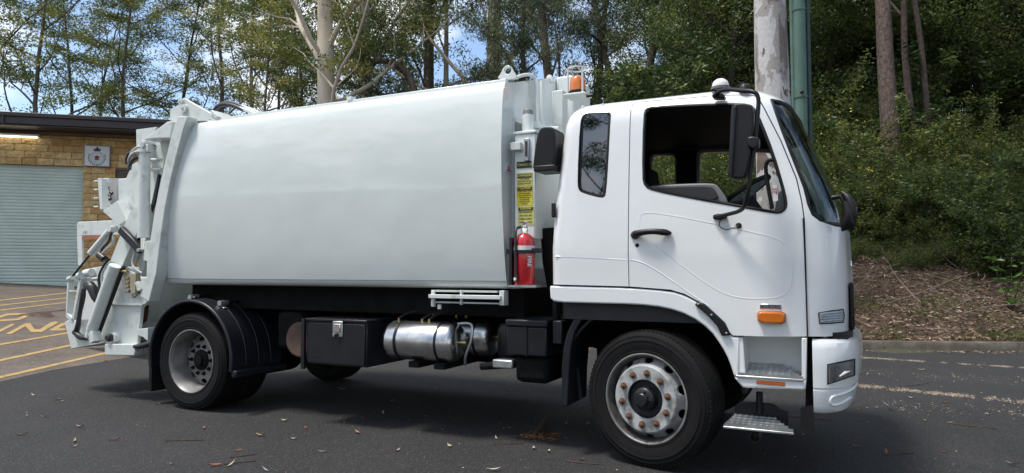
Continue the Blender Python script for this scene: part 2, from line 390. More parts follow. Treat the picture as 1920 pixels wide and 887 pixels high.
# ---- fire station building
fd = (c_r*.969 + c_w0*.247).normalized(); 
bo_xy = Vector(place(150, 20)); bz0 = .90
bld = empty('fire_station', (bo_xy.x, bo_xy.y, bz0), 'low sandstone-block station with pale green roller door behind the truck', 'building', rz=math.atan2(fd.y, fd.x))
# local x along the facade to the right, local y into the building
SCL = 1/64.0
def bx_(u, v):    # photo point to the facade plane (local x, z)
    d = c_r*((u-960)/FPX) - c_u*((v-443.5)/FPX) + c_w
    nrm = Vector((-fd.y, fd.x, 0)); p0 = Vector((bo_xy.x, bo_xy.y, bz0)); t = (p0-CAM).dot(nrm)/d.dot(nrm); p = CAM+d*t
    return (p-p0).dot(fd), p.z-bz0
dr_top = bx_(120, 311)[1]; dr_right = bx_(153, 430)[0]; eave_b = bx_(120, 255)[1]; fas_t = bx_(120, 227)[1]
vent_l, vent_t = bx_(217, 318); 
MORT = mat('mortar', (.22, .17, .11), .95, var=.2, scale=20)
BLK = [ramp_mat('sandstone_block_%d' % i, [(.25, (c[0]*.55, c[1]*.52, c[2]*.5)), (.5, c), (.8, (c[0]*1.3, c[1]*1.3, c[2]*1.35))], 7, rough=.95, bump=1, bscale=14, dist=.05) for i, c in enumerate([(.54,.36,.155), (.62,.44,.21), (.47,.295,.12), (.56,.40,.20)])]
DOORM = mat('roller_door_green', (.45, .54, .49), .45, scale=1.6, vlo=.3, vhi=.6, detail=8, col2=(.53, .62, .565))
FASC = mat('dark_brown_fascia', (.035, .028, .030), .45, var=.15, scale=3)
ch_ = .2; wall_r = 9.0
wall = MB().box(dr_right, wall_r, .03, .25, -.3, eave_b+.1).box(-14, dr_right-.001, .03, .25, dr_top, eave_b+.1).build('wall', MORT, bld)
MB().box(-14, wall_r, .25, 9, -.3, eave_b+.1).build('wall_core', MORT, bld)
rb = random.Random(5)
def block(x0, x1, z0, z1):
    mb = MB(); dpt = -rb.uniform(.0, .022); g = .006
    nx_ = 3
    xs_ = [x0+g+(x1-x0-2*g)*i/nx_ for i in range(nx_+1)]; zs_ = [z0+g, (z0+z1)/2, z1-g]
    for z in zs_:
        for x in xs_:
            e_ = x in (xs_[0], xs_[-1]) or z in (zs_[0], zs_[-1])
            mb.v.append((x, dpt+(0 if e_ else -rb.uniform(.0,.03)), z))
    k = nx_+1
    mb.f = [(j*k+i, j*k+i+1, (j+1)*k+i+1, (j+1)*k+i) for j in range(2) for i in range(nx_)]
    o = len(mb.v); mb.v += [(xs_[0],.03,zs_[0]),(xs_[-1],.03,zs_[0]),(xs_[-1],.03,zs_[-1]),(xs_[0],.03,zs_[-1])]
    mb.f += [(0, o, o+1, nx_, 2, 1)[:6], (nx_, o+1, o+2, 3*k-1, 2*k-1), tuple(range(3*k-1, 2*k-1, -1))+(o+3, o+2), (2*k, o+3, o, 0, k)]
    mb.f[-4] = (0, o, o+1, 3, 2, 1)
    mb.build('stone_block', BLK[rb.randrange(4)], wall, smooth=0)
row = 0; z = dr_top - ch_*math.ceil((dr_top+.3)/ch_)
while z < eave_b-.02:
    zt = z+ch_; xs0 = -6.2 if z >= dr_top-.02 else dr_right; x = xs0 - (.2 if row % 2 and z >= dr_top-.02 else 0); first = True
    while x < 3.2:
        ln = .42 if not (first and row % 2) else .22
        x1_ = x+ln*rb.uniform(.92, 1.08)
        hole = (z < vent_t and zt > vent_t-1.0 and x1_ > vent_l and z > -5)
        if z >= dr_top-.02 or x >= dr_right-.01:
            if hole and x < vent_l: block(x, vent_l, z, min(zt, eave_b)); 
            elif not hole: block(x, x1_, z, min(zt, eave_b))
        x = x1_; first = False
        if hole: break
    z = zt; row += 1
# roller door, one corrugated curtain with its bottom rail
rd_ = empty('roller_door', (0,0,0)); rd_.parent = bld
cur = MB(); nprof = []
zz = .06; pitch = .095
while zz < dr_top+.15:
    for f_, o in ((0,.0),(.18,-.010),(.5,-.014),(.82,-.010),(.95,.004)): nprof.append((zz+f_*pitch, .13+o))
    zz += pitch
for x in (-8.0, dr_right+.02): cur.v += [(x, y, z) for z, y in nprof]
k = len(nprof); cur.f = [(i, i+1, k+i+1, k+i) for i in range(k-1)]
cur.build('door_curtain', DOORM, rd_, smooth=30)
MB().box(-8.0, dr_right+.02, .10, .15, -.02, .07).build('bottom_rail', DOORM, rd_, bevel=.006)
hx_, hz_ = bx_(30, 540); MB().box(hx_-.1, hx_+.1, .085, .10, .005, .045).build('pull_handle', BLACK, rd_)
MB().box(dr_right-.0, dr_right+.03, .0, .14, -.1, dr_top).build('door_reveal', BLK[2], bld)
# louvre
lv = empty('louvre_vent', (0,0,0)); lv.parent = bld
MB().box(vent_l, vent_l+1.0, .06, .08, vent_t-1.0, vent_t).build('vent_back', BLACK, lv)
MB().box(vent_l-.0, vent_l+1.0, -.01, .05, vent_t-.03, vent_t+.0).build('vent_frame', FASC, lv); MB().box(vent_l, vent_l+.03, -.01, .05, vent_t-1, vent_t-.03).build('vent_frame', FASC, lv)
for i in range(12): 
    z_ = vent_t-.08-i*.075; MB().add([(vent_l+.03,-.005,z_-.03),(vent_l+1,-.005,z_-.03),(vent_l+1,.05,z_+.03),(vent_l+.03,.05,z_+.03)], [(0,1,2,3)]).build('louvre_slat', mat('louvre_grey', (.10,.11,.12), .5), lv)
# roof: fascia, soffit, sheet
MB().box(-14, wall_r+.6, -.85, -.80, eave_b+.14, fas_t).build('fascia', FASC, bld, bevel=.01)
MB().box(-14, wall_r+.6, -.90, -.85, fas_t-.10, fas_t+.02).build('gutter', FASC, bld, bevel=.015)
MB().box(-14, wall_r+.6, -.80, .4, eave_b+.10, eave_b+.13).build('soffit', FASC, bld)
MB().add([(-14,-.86,fas_t-.01),(wall_r+.6,-.86,fas_t-.01),(wall_r+.6,9.2,fas_t+.5),(-14,9.2,fas_t+.5)], [(0,1,2,3)]).build('roof', FASC, bld)
MB().tube([(bx_(33,240)[0], -.9, fas_t-.05), (bx_(33,240)[0], -.9, eave_b+.12)], .02, 8).build('gutter_joint', FASC, bld)
# lit strip lamp under the eave
le = bpy.data.materials.new('lit_strip_lamp'); le.use_nodes = True; b_ = le.node_tree.nodes['Principled BSDF']
b_.inputs['Emission Color'].default_value = (1, .93, .72, 1); b_.inputs['Emission Strength'].default_value = 2.2; b_.inputs['Base Color'].default_value = (.8,.78,.7,1)
lx1, lz_ = bx_(73, 257)
sl = empty('strip_lamp', (bo_xy.x, bo_xy.y, bz0), 'long lit white strip lamp under the station eave', 'lamp', rz=math.atan2(fd.y, fd.x))
MB().box(-6.5, lx1+.05, -.14, -.03, lz_-.02, lz_+.05).build('lamp_body', mat('lamp_body_white', (.6,.6,.58), .5), sl); MB().box(-6.4, lx1, -.16, -.06, lz_-.05, lz_-.018).build('lamp_tube', le, sl, bevel=.01)
# crest sign
sgx0, sgz1 = bx_(160.5, 273.5); sgx1, sgz0 = bx_(207, 313)
cr = empty('crest_sign', (bo_xy.x, bo_xy.y, bz0), 'square white sign with crowned round emblem on the sandstone wall', 'sign', rz=math.atan2(fd.y, fd.x))
CREAM = mat('sign_white', (.62, .64, .64), .5, var=.04); NAVY = mat('sign_navy', (.02, .025, .05), .5); SGRN = mat('sign_green', (.03,.14,.10), .5); SRED = mat('sign_maroon', (.16,.02,.05), .5)
scx, scz = (sgx0+sgx1)/2, (sgz0+sgz1)/2; W = sgx1-sgx0
MB().box(sgx0, sgx1, -.09, -.04, sgz0, sgz1).build('sign_panel', CREAM, cr, bevel=.006)
for a_, b_2 in (((sgx0,sgz0),(sgx1,sgz0)),((sgx1,sgz0),(sgx1,sgz1)),((sgx1,sgz1),(sgx0,sgz1)),((sgx0,sgz1),(sgx0,sgz0))):
    MB().bar((a_[0],-.07,a_[1]), (b_2[0],-.07,b_2[1]), .022, .06).build('sign_frame', mat('sign_frame_grey', (.25,.26,.26), .5), cr)
def ringy(r0, r1, cx, cz, y, name, m, a0=0, a1=360, n=36):
    mb = MB()
    for i in range(n+1):
        a = R(a0+(a1-a0)*i/n)
        mb.v += [(cx+r0*math.cos(a), y, cz+r0*math.sin(a)), (cx+r1*math.cos(a), y, cz+r1*math.sin(a))]
    mb.f = [(2*i, 2*i+1, 2*i+3, 2*i+2) for i in range(n)]; return mb.build(name, m, cr, smooth=0)
ez = scz-.05*W/.72
ringy(.185*W/.72*1.0, .193*W/.72, scx, ez, -.093, 'emblem_ring', NAVY); ringy(.135*W/.72, .141*W/.72, scx, ez, -.093, 'emblem_ring', NAVY)
for i in range(15):
    a = R(160+220*i/14); MB().lathe([(0,-.095),(.022*W/.72,-.094)], (scx+.235*W/.72*math.cos(a), 0, ez+.235*W/.72*math.sin(a)), 8).build('wreath_leaf', NAVY, cr)
k = W/.72
MB().prism([(scx-.075*k,ez-.05*k),(scx+.075*k,ez-.05*k),(scx+.05*k,ez-.09*k),(scx-.05*k,ez-.09*k)], -.094, -.091).build('emblem_leaf', SGRN, cr, smooth=0)
MB().prism([(scx-.07*k,ez+.0*k),(scx-.08*k,ez+.045*k),(scx-.04*k,ez+.03*k),(scx-.02*k,ez+.075*k),(scx,ez+.04*k),(scx+.02*k,ez+.075*k),(scx+.04*k,ez+.03*k),(scx+.08*k,ez+.045*k),(scx+.07*k,ez),(scx+.04*k,ez-.045*k),(scx-.04*k,ez-.045*k)], -.094, -.091).build('emblem_flower', SRED, cr, smooth=0)
MB().prism([(scx-.09*k,ez+.20*k),(scx+.09*k,ez+.20*k),(scx+.11*k,ez+.29*k),(scx+.06*k,ez+.26*k),(scx+.03*k,ez+.31*k),(scx,ez+.29*k),(scx-.03*k,ez+.31*k),(scx-.06*k,ez+.26*k),(scx-.11*k,ez+.29*k)], -.094, -.091).build('emblem_crown', NAVY, cr, smooth=0)
MB().box(scx-.012*k, scx+.012*k, -.094, -.091, ez+.29*k, ez+.345*k).build('crown_cross', NAVY, cr); MB().box(scx-.025*k, scx+.025*k, -.0945, -.0915, ez+.315*k, ez+.33*k).build('crown_cross', NAVY, cr)
# ================================================================== TRUCK
truck = empty('garbage_truck', (0, 0, 0), 'white rear-loading garbage truck with extended cab parked across the road', 'truck')
YC = 1.15

# ---- cab shell: loft of plan sections
CABZ = [ # z, rear x, front x, side inset
 (.90,-.735,1.290,.0),(1.10,-.735,1.298,.0),(1.30,-.735,1.298,.0),(1.55,-.735,1.290,-.005),(1.72,-.725,1.280,.0),(1.85,-.715,1.245,.006),(2.0,-.700,1.195,.014),
 (2.15,-.680,1.135,.022),(2.30,-.665,1.075,.032),(2.42,-.652,1.025,.042),(2.50,-.640,.99,.052),(2.56,-.62,.95,.070),(2.60,-.595,.91,.095),(2.635,-.56,.86,.14),(2.66,-.51,.79,.21),(2.685,-.42,.66,.34),(2.70,-.25,.45,.55),(2.705,0,.2,.85)]
def cab_at(z):
    for a, b in zip(CABZ[:-1], CABZ[1:]):
        if z <= b[0] or b is CABZ[-1]:
            t = max(0, min(1, (z-a[0])/(b[0]-a[0]))); return tuple(a[i]+(b[i]-a[i])*t for i in range(4))
def cab_section(z, off=0.0):
    _, xr, xf, ys = cab_at(z); xr += off; xf -= off; ys += off
    pts = []; hw = YC - ys; rr = min(.10, hw*.3)
    fr_x = min(.34, (xf-xr)*.4); fr_y = min(.55, hw*.7)
    # right half: from rear centre round to front centre
    for i in range(7): pts.append((xr, YC - (hw-rr)*i/6))
    for i in range(1, 7):
        a = i/6*math.pi/2; pts.append((xr + rr - rr*math.cos(a), YC - (hw-rr) - rr*math.sin(a)))
    x0 = xr+rr; x1 = xf-fr_x
    for i in range(1, 15): pts.append((x0+(x1-x0)*i/14, ys))
    for i in range(1, 17):
        a = i/16*math.pi/2; e = .80
        pts.append((x1 + fr_x*math.sin(a)**e, ys + fr_y*(1-math.cos(a)**e)))
    n0 = 4
    for i in range(1, n0+1):
        t = i/n0; y = ys+fr_y + (YC-ys-fr_y)*t; pts.append((xf + .03*(1-(1-t)**2), y))
    left = [(x, 2*YC-y) for x, y in reversed(pts[1:-1])]
    return pts, pts + left
def loft(zs, off, capz=True):
    mb = MB(); n = None
    for z in zs:
        _, full = cab_section(z, off); n = len(full); mb.v += [(x, y, z) for x, y in full]
    m = len(zs)
    mb.f += [(i*n+k, i*n+(k+1) % n, (i+1)*n+(k+1) % n, (i+1)*n+k) for i in range(m-1) for k in range(n)]
    mb.f += [tuple(range(n-1, -1, -1)), tuple(range((m-1)*n, m*n))]
    return mb
zs = [.90, 1.0, 1.10, 1.2, 1.30, 1.42, 1.55, 1.64, 1.72, 1.78, 1.85, 1.92, 2.0, 2.08, 2.15, 2.22, 2.30, 2.36, 2.42, 2.46, 2.50, 2.53, 2.56, 2.58, 2.60, 2.62, 2.635, 2.65, 2.66, 2.675, 2.685, 2.70, 2.705]
cab = mesh_of(loft(zs, 0))
inner_z = [1.02+ (2.615-1.02)*i/16 for i in range(17)]
inner = mesh_of(loft(inner_z, .055))
cab = boolean(cab, inner, 'DIFFERENCE')
lower = SS([(1020,533),(1100,535),(1179,537),(1257,543),(1284,551),(1312,566),(1345,597),(1374,629),(1440,631),(1514,631)])
x_end, z_end = lower[-1]
cut = [(lower[0][0]-.4, lower[0][1])] + lower + [(2, z_end-.005), (2, .5), (-1.5, .5)]
cab = boolean(cab, mesh_of(MB().prism(cut, -.6, 3.0)), 'DIFFERENCE')
DWIN = smooth_poly(SS([(1203,215),(1206,199),(1222,196),(1300,192),(1388,190),(1412,196),(1428,231),(1450,287),(1468,345),(1476,378),(1474,393),(1462,401),(1445,399),(1386,388),(1300,373),(1225,358),(1208,350),(1203,332)], 0), 1)
QWIN = smooth_poly(SS([(1083,228),(1087,211),(1098,208),(1132,207),(1141,209),(1141,225),(1139,300),(1136,358),(1133,371),(1120,370),(1092,362),(1083,356),(1081,335)], 0), 1)
for poly in (DWIN, QWIN):
    cab = boolean(cab, mesh_of(MB().prism(poly, -.4, .3)), 'DIFFERENCE')
    cab = boolean(cab, mesh_of(MB().prism(poly, 2.0, 2.7)), 'DIFFERENCE')
# windscreen opening: everything ahead of the pillar line
WL = SS([(1441,181),(1448,200),(1462,240),(1480,287),(1496,327),(1506,353),(1514,385),(1522,404),(1537,415)], .05)
ztop = WL[0][1]; zbot = WL[-1][1]-.01
wcut = WL + [(1.22, zbot-.02), (2.0, zbot-.03), (2.0, ztop+.02), (WL[0][0]+.02, ztop+.005)]
cab = boolean(cab, mesh_of(MB().prism(wcut, -.6, 3.0)), 'DIFFERENCE')
# door
DOOR = SS([(1178,470),(1178,300),(1178,200),(1180,189),(1190,184),(1274,178),(1343,173),(1408,172),(1418,176),(1430,197),(1463,261),(1493,334),(1503,377),(1508,411),(1511,500),(1514,632)], 0) + [(x_end+.01, z_end-.05), (.3, .85)] + [(S(1180,560)[0], 1.1)]
door = boolean(cab.copy(), mesh_of(MB().prism(offset_poly(DOOR, -.004), -.3, .30)), 'INTERSECT')
cab = boolean(cab, mesh_of(MB().prism(offset_poly(DOOR, .003), -.3, .30)), 'DIFFERENCE')
# seam of the front corner panel and below the screen
cab_o = finish('cab_shell', cab, PAINT_CAB, truck, smooth=32)
door_o = finish('driver_door', door, PAINT_CAB, truck, smooth=32)
# inner lining, floor
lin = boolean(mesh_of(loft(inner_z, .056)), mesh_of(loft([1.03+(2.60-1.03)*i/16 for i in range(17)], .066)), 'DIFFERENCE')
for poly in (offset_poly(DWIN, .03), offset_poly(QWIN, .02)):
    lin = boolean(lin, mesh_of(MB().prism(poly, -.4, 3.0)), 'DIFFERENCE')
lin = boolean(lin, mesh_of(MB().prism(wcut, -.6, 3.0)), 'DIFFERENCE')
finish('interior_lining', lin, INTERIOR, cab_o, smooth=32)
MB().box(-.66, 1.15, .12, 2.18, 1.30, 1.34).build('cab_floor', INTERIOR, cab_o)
# gaskets
def ring_tube(poly, Y, r_, name, m, parent, n=6):
    pts = [(x, Y, z) for x, z in poly]; pts = pts + pts[:2]
    return MB().tube(pts, r_, n, caps=False).build(name, m, parent, smooth=60)
def ysurf(x, z, side=1):
    ys = cab_at(z)[3]; return ys if side > 0 else 2*YC-ys
def ring_surf(poly, off, r_, name, m, parent):
    pts = [(x, ysurf(x, z)+off, z) for x, z in poly]; pts = pts + pts[:2]
    return MB().tube(pts, r_, 6, caps=False).build(name, m, parent, smooth=60)
ring_surf(offset_poly(DWIN, -.006), .006, .012, 'window_gasket', GASKET, door_o)
ring_surf(offset_poly(QWIN, -.003), .006, .007, 'window_gasket', GASKET, cab_o)
# quarter glass both sides, far door glass
def pane(poly, side, off, name, m, parent):
    n = len(poly)
    cx = sum(p[0] for p in poly)/n; cz = sum(p[1] for p in poly)/n
    ya, yb = cab_at(1.95)[3], cab_at(2.5)[3]; lin = lambda z: ya+(yb-ya)*(z-1.95)/.55
    yy = lambda z: (lin(z)+off) if side > 0 else 2*YC-lin(z)-off
    mb = MB(); mb.v = [(x, yy(z), z) for x, z in poly] + [(cx, yy(cz), cz)]
    mb.f = [(i, (i+1) % n, n) for i in range(n)]
    return mb.build(name, m, parent, smooth=0)
pane(QWIN, 1, .014, 'quarter_window', GLASSQ, cab_o)
def ringstrip(outer, inner_, yo, name, m, parent):
    n = len(outer); mb = MB()
    mb.v = [(x, cab_at(z)[3]+yo, z) for x, z in outer] + [(x, cab_at(z)[3]+yo, z) for x, z in inner_]
    mb.f = [(i, (i+1) % n, (i+1) % n+n, i+n) for i in range(n)]
    return mb.build(name, m, parent, smooth=60)
ringstrip(QWIN, offset_poly(QWIN, -.022), .012, 'ceramic_border', GASKET, cab_o)
pane(QWIN, -1, .014, 'quarter_window', GLASSC, cab_o); pane(DWIN, -1, .014, 'passenger_window', GLASSC, cab_o)
# windscreen sheet follows the loft
def wl_x(z):
    for (xa, za), (xb, zb) in zip(WL[:-1], WL[1:]):
        if zb <= z <= za: return xa+(xb-xa)*(za-z)/(za-zb)
    return WL[-1][0] if z < WL[-1][1] else WL[0][0]
ws = MB(); rows = 14; cols = 24; z0w, z1w = zbot-.005, ztop-.005; edge = []
for j in range(rows+1):
    z = z0w+(z1w-z0w)*j/rows; half, _ = cab_section(z, .012)
    xl = wl_x(z); front = half[26:]
    pts = []
    for a, b in zip(front[:-1], front[1:]):
        if a[0] <= xl <= b[0] and not pts:
            t = (xl-a[0])/max(1e-6, b[0]-a[0]); pts.append((xl, a[1]+(b[1]-a[1])*t))
        if pts: pts.append(b)
    if not pts: pts = front[:]
    full = pts + [(x, 2*YC-y) for x, y in reversed(pts[:-1])]
    # resample
    d = [0]
    for a, b in zip(full[:-1], full[1:]): d.append(d[-1]+math.dist(a, b))
    row = []
    for k in range(cols*2+1):
        s_ = d[-1]*k/(cols*2)
        for q in range(len(d)-1):
            if d[q] <= s_ <= d[q+1]+1e-9:
                t = (s_-d[q])/max(1e-9, d[q+1]-d[q]); row.append((full[q][0]+(full[q+1][0]-full[q][0])*t, full[q][1]+(full[q+1][1]-full[q][1])*t, z)); break
    while len(row) < cols*2+1: row.append((*full[-1], z))
    ws.v += row; edge.append((row[0], row[-1], row))
n = cols*2+1
ws.f = [(j*n+k, j*n+k+1, (j+1)*n+k+1, (j+1)*n+k) for j in range(rows) for k in range(n-1)]
wso = ws.build('windscreen', GLASSW, truck, smooth=70)
loop = [e[0] for e in reversed(edge)] + edge[0][2][2:-2:3] + [e[1] for e in edge] + list(reversed(edge[-1][2][2:-2:3]))
MB().tube(loop + loop[:2], .019, 6, caps=False).build('windscreen_gasket', GASKET, wso, smooth=60)
# door crease, handle, lock
def surf_line(px, off, r_, name, m, parent, k=2, Y=0):
    P = smooth_poly(SS(px, Y), k, closed=False)
    return MB().tube([(x, ysurf(x, z)+off, z) for x, z in P], r_, 6).build(name, m, parent, smooth=60)
surf_line([(1199,440),(1199,408),(1204,400),(1222,398),(1300,411),(1420,437),(1464,449),(1482,468),(1486,500),(1484,535),(1470,556),(1430,561),(1385,559),(1350,548),(1300,515),(1228,458)], .0035, .0055, 'door_crease', PAINT_CAB, door_o)
surf_line([(1182,487),(1200,490),(1230,505),(1290,548),(1330,575)], .0040, .0065, 'door_crease', PAINT_CAB, door_o)
surf_line([(1041,481),(1090,483),(1174,487)], .0038, .0055, 'panel_crease', PAINT_CAB, cab_o)
hx0, hz0 = S(1186, 441); hx1, hz1 = S(1260, 438)
hp = [(hx0+(hx1-hx0)*t, -.018-.030*math.sin(math.pi*t), hz0+(hz1-hz0)*t+.018*math.sin(math.pi*t)) for t in [i/10 for i in range(11)]]
hd = MB().tube(hp, [.014,.026,.024,.022,.021,.021,.021,.022,.024,.022,.010], 10).build('door_handle', BLACK, door_o, smooth=70)
MB().lathe([(.0,-.03),(.022,-.03),(.030,-.015),(.032,.01)], (hx0+.02, 0, hz0), 16).build('handle_button', BLACK, hd)
lx, lz = S(1195, 460); MB().lathe([(0,-.010),(.010,-.010),(.014,-.006),(.015,.01)], (lx, 0, lz), 14).build('door_lock', BLACK, door_o)
MB().prism(SS([(1200,446),(1215,443),(1245,444),(1252,447),(1235,456),(1212,456)]), -.003, .01).build('handle_recess', PAINT_CAB, door_o)
for u, v in ((1088.5,198),(1126,194)):
    x, z = S(u, v, .08); MB().lathe([(0,-.012),(.010,-.010),(.013,0),(.013,.02)], (x, cab_at(z)[3], z), 12).build('roof_bolt', PAINT_CAB, cab_o)
# rear edge vent of the cab
x, z = S(1037, 394); MB().box(x-.014, x+.016, -.006, .03, z-.055, z+.055).build('pillar_vent', BLACK, cab_o, bevel=.008)
# front corner panel seams
surf_line([(1506,409),(1509,470),(1512,560),(1514,631)], .001, .0045, 'panel_gap', GASKET, cab_o, k=1)
# corner lamp
def corner_pt(u, v, off=0):
    """point on the rounded front corner that the given direction meets"""
    d = c_r*((u-960)/FPX) - c_u*((v-443.5)/FPX) + c_w
    for i in range(1200):
        p = CAM + d*(4.2+i*.0015)
        half, _ = cab_section(p.z, off)
        if p.x > half[-1][0]: continue
        for a, b in zip(half[12:-1], half[13:]):
            if a[0] <= p.x <= b[0]:
                if p.y >= a[1]+(b[1]-a[1])*(p.x-a[0])/max(1e-6, b[0]-a[0]): return tuple(p)
    return tuple(CAM+d*5)
def corner_patch(px, name, m, parent, off=-.012, nu=5, thick=None):
    (a, b, c, d) = px; mb = MB(); nu_ = nu
    for j in range(4):
        for i in range(nu_+1):
            s_, t = i/nu_, j/3
            u = (a[0]*(1-s_)+b[0]*s_)*(1-t) + (d[0]*(1-s_)+c[0]*s_)*t; v = (a[1]*(1-s_)+b[1]*s_)*(1-t) + (d[1]*(1-s_)+c[1]*s_)*t
            mb.v.append(corner_pt(u, v, off))
    mb.f = [(j*(nu_+1)+i, j*(nu_+1)+i+1, (j+1)*(nu_+1)+i+1, (j+1)*(nu_+1)+i) for j in range(3) for i in range(nu_)]
    return mb.build(name, m, parent, smooth=60)
cl = corner_patch([(1536,587),(1581,581),(1582,603),(1537,606)], 'corner_marker_lamp', LENSC, truck, off=-.006)
for k in range(4):
    v = 589+k*4.6; p = [corner_pt(1538+i*10.5, v-i*1.0, -.008) for i in range(5)]
    MB().tube(p, .0022, 5).build('lens_rib', CHROME, cl)
MB().tube([corner_pt(u, v, -.004) for u, v in [(1535,587),(1558,583),(1581,580),(1583,592),(1582,604),(1560,606),(1537,607),(1535,587)]], .004, 5).build('lamp_seal', GASKET, cl)
# grille seen edge-on at the front
MB().box(1.295, 1.322, .34, 1.9, .99, 1.30).build('front_grille', BLACK, truck, bevel=.01)
MB().box(1.295, 1.318, .8, 1.5, 1.38, 1.46).build('front_emblem_bar', CHROME, truck, bevel=.008)

# ---- arch moulding, trim, step panel, bumper
AR_OUT = [(1030,536),(1100,538),(1179,540),(1256,546),(1283,554),(1311,569),(1343,599),(1373,632)]
AR_IN = [(1376,706),(1367,677),(1353,650),(1330,618),(1293,592),(1248,577),(1193,571),(1110,569),(1040,567),(1031,560)]
po = smooth_poly(SS(AR_OUT), 1, False); pi_ = smooth_poly(SS(AR_IN), 1, False)
arch = MB().prism(po + SS([(1386,632),(1386,706)]) + pi_, .004, .14).build('wheel_arch_moulding', PAINT_CAB, truck, bevel=.012, seg=3)
trim = SS([(1303,571),(1309,566),(1322,570),(1342,588),(1360,605),(1371,628),(1354,630),(1346,612),(1328,592)])
tr = MB().prism(trim, -.022, .02).build('arch_trim_plate', BLACK, truck, bevel=.008)
for u, v in ((1310,570),(1335,590),(1363,624)):
    x, z = S(u, v); MB().lathe([(0,-.028),(.007,-.026),(.008,-.02)], (x, 0, z), 10).build('trim_screw', STEEL, tr)
# step well
x0, z0 = S(1378, 727); x1, z1 = S(1512, 632); zt = z1
well = empty('step_panel', (0,0,0)); well.parent = truck
MB().box(x0, x1, .26, .28, z0+.1, zt+.0).build('well_back', PAINT_CAB, well)
MB().prism(SS([(1376,708),(1512,712),(1510,732),(1392,727)]), .0, .28).build('sill', PAINT_CAB, well, bevel=.012)
MB().prism(SS([(1503,634),(1513,634),(1512,712),(1503,712)]), .0, .28).build('well_side', PAINT_CAB, well, bevel=.006)
MB().prism(SS([(1374,633),(1392,633),(1398,700),(1376,708)]), .012, .28).build('well_side', PAINT_CAB, well, bevel=.006)
xa, za = S(1418,713); xb, zb = S(1472,724); MB().box(xa, xb, -.006, .02, zb+.001, za).build('side_reflector', AMBERDK, well, bevel=.004)
def tread(name, xa, xb, ya, yb, z, taper, m, parent, thick=.028, slope=.16):
    sh = lambda o: (o.data.transform(Matrix(((1,0,0,0),(0,1,0,0),(0,slope,1,-slope*ya),(0,0,0,1)))), o)[1]
    root = MB().prismz([(xa, ya), (xb, ya), (xb-.02, ya+.05), (xb-taper, yb), (xa+.06, yb), (xa, ya+.06)], z-thick, z-.012).build(name, m, parent, bevel=.004); sh(root)
    for i in range(7):
        yy = ya+.012+(yb-ya-.02)*i/6; xe = xb-.012-taper*i/6 if i else xb-.005
        sh(MB().box(xa+.012+(.05*i/6), xe, yy-.006, yy+.006, z-.010, z+.004).build('tread_bar', m, root))
    for i in range(8):
        xx = xa+.05+(xb-xa-taper-.02)*i/7
        sh(MB().box(xx-.007, xx+.007, ya+.02, yb-.03, z-.010, z).build('tread_bar', m, root))
    return root
sx0, sz0 = S(1377, 700); sx1, _ = S(1511, 704)
tread('upper_step_tread', sx0+.01, sx1-.012, -.012, .25, S(1440,706,-.01)[1]+.008, .12, STEEL, truck)
# lower hanging step
lx0, lz0 = S(1356, 797, -.02); lx1, lz1 = S(1489, 805, -.02)
tread('lower_step_tread', lx0, lx1, -.03, .26, (lz0+lz1)/2+.0, .16, STEEL, truck)
low = MB(); low.tube([SP(1424,735,.18), SP(1424,790,.18)], .022, 10); low.build('step_hanger', BLACKSAT, truck)
MB().prism(SS([(1376,795),(1378,760),(1390,753),(1450,757),(1462,768),(1478,772),(1478,800)], .19), .19, .21).build('step_bracket', BLACKSAT, truck, bevel=.006)
MB().lathe([(.026,0),(.034,0),(.034,.3),(.026,.3),(.026,0)], (S(1416,819,.05)[0], .02, S(1416,819,.05)[1]), 16).build('step_tube', BLACKSAT, truck)
MB().prism(SS([(1501,765),(1526,760),(1526,811),(1501,805)], .03), .03, .05).build('mud_flap', BLACK, truck)
MB().prism(SS([(1512,634),(1528,634),(1528,765),(1510,765)], .10), .10, .3).build('bumper_stay', GRIME, truck)
# bumper: loft of rounded plan
def bumper_section(inset, xf):
    pts = []; ys = .0+inset; x0 = S(1524,700)[0]; fr_x = xf-x0; fr_y = .60
    for i in range(19):
        a = i/18*math.pi/2; pts.append((x0+fr_x*math.sin(a)**.80, ys+fr_y*(1-math.cos(a)**.85)))
    pts.append((xf+.03, YC)); 
    inn = [(x-.05 if i > 4 else x, y+.06) for i, (x, y) in enumerate(pts)]
    return pts, inn
zt_, zb_ = S(1524,637)[1], S(1524,777)[1]
bz = [(zb_, .05, 1.27), (zb_+.01, .03, 1.295), (zb_+.05, .012, 1.315), (zb_+.15, .002, 1.332), (zb_+.155, .012, 1.322), (zb_+.162, .012, 1.322), (zb_+.168, .0, 1.338), (zb_+.30, -.004, 1.352), (zt_-.06, .0, 1.350), (zt_-.02, .010, 1.34), (zt_, .035, 1.31)]
bp_ = MB(); nb = None
for z, ins, xf in bz:
    p, q = bumper_section(ins, xf); nb = len(p); bp_.v += [(x, y, z) for x, y in p]
for z, ins, xf in reversed(bz):
    p, q = bumper_section(ins, xf); bp_.v += [(x-.07*min(1,k/5), y+.07, z) for k, (x, y) in enumerate(p)]
m_ = len(bz)*2
bp_.f = [(j*nb+k, j*nb+k+1, ((j+1) % m_)*nb+k+1, ((j+1) % m_)*nb+k) for j in range(m_) for k in range(nb-1)]
bp_.f += [tuple(j*nb for j in range(m_)), tuple(j*nb+nb-1 for j in reversed(range(m_)))]
bme = mesh_of(bp_); 
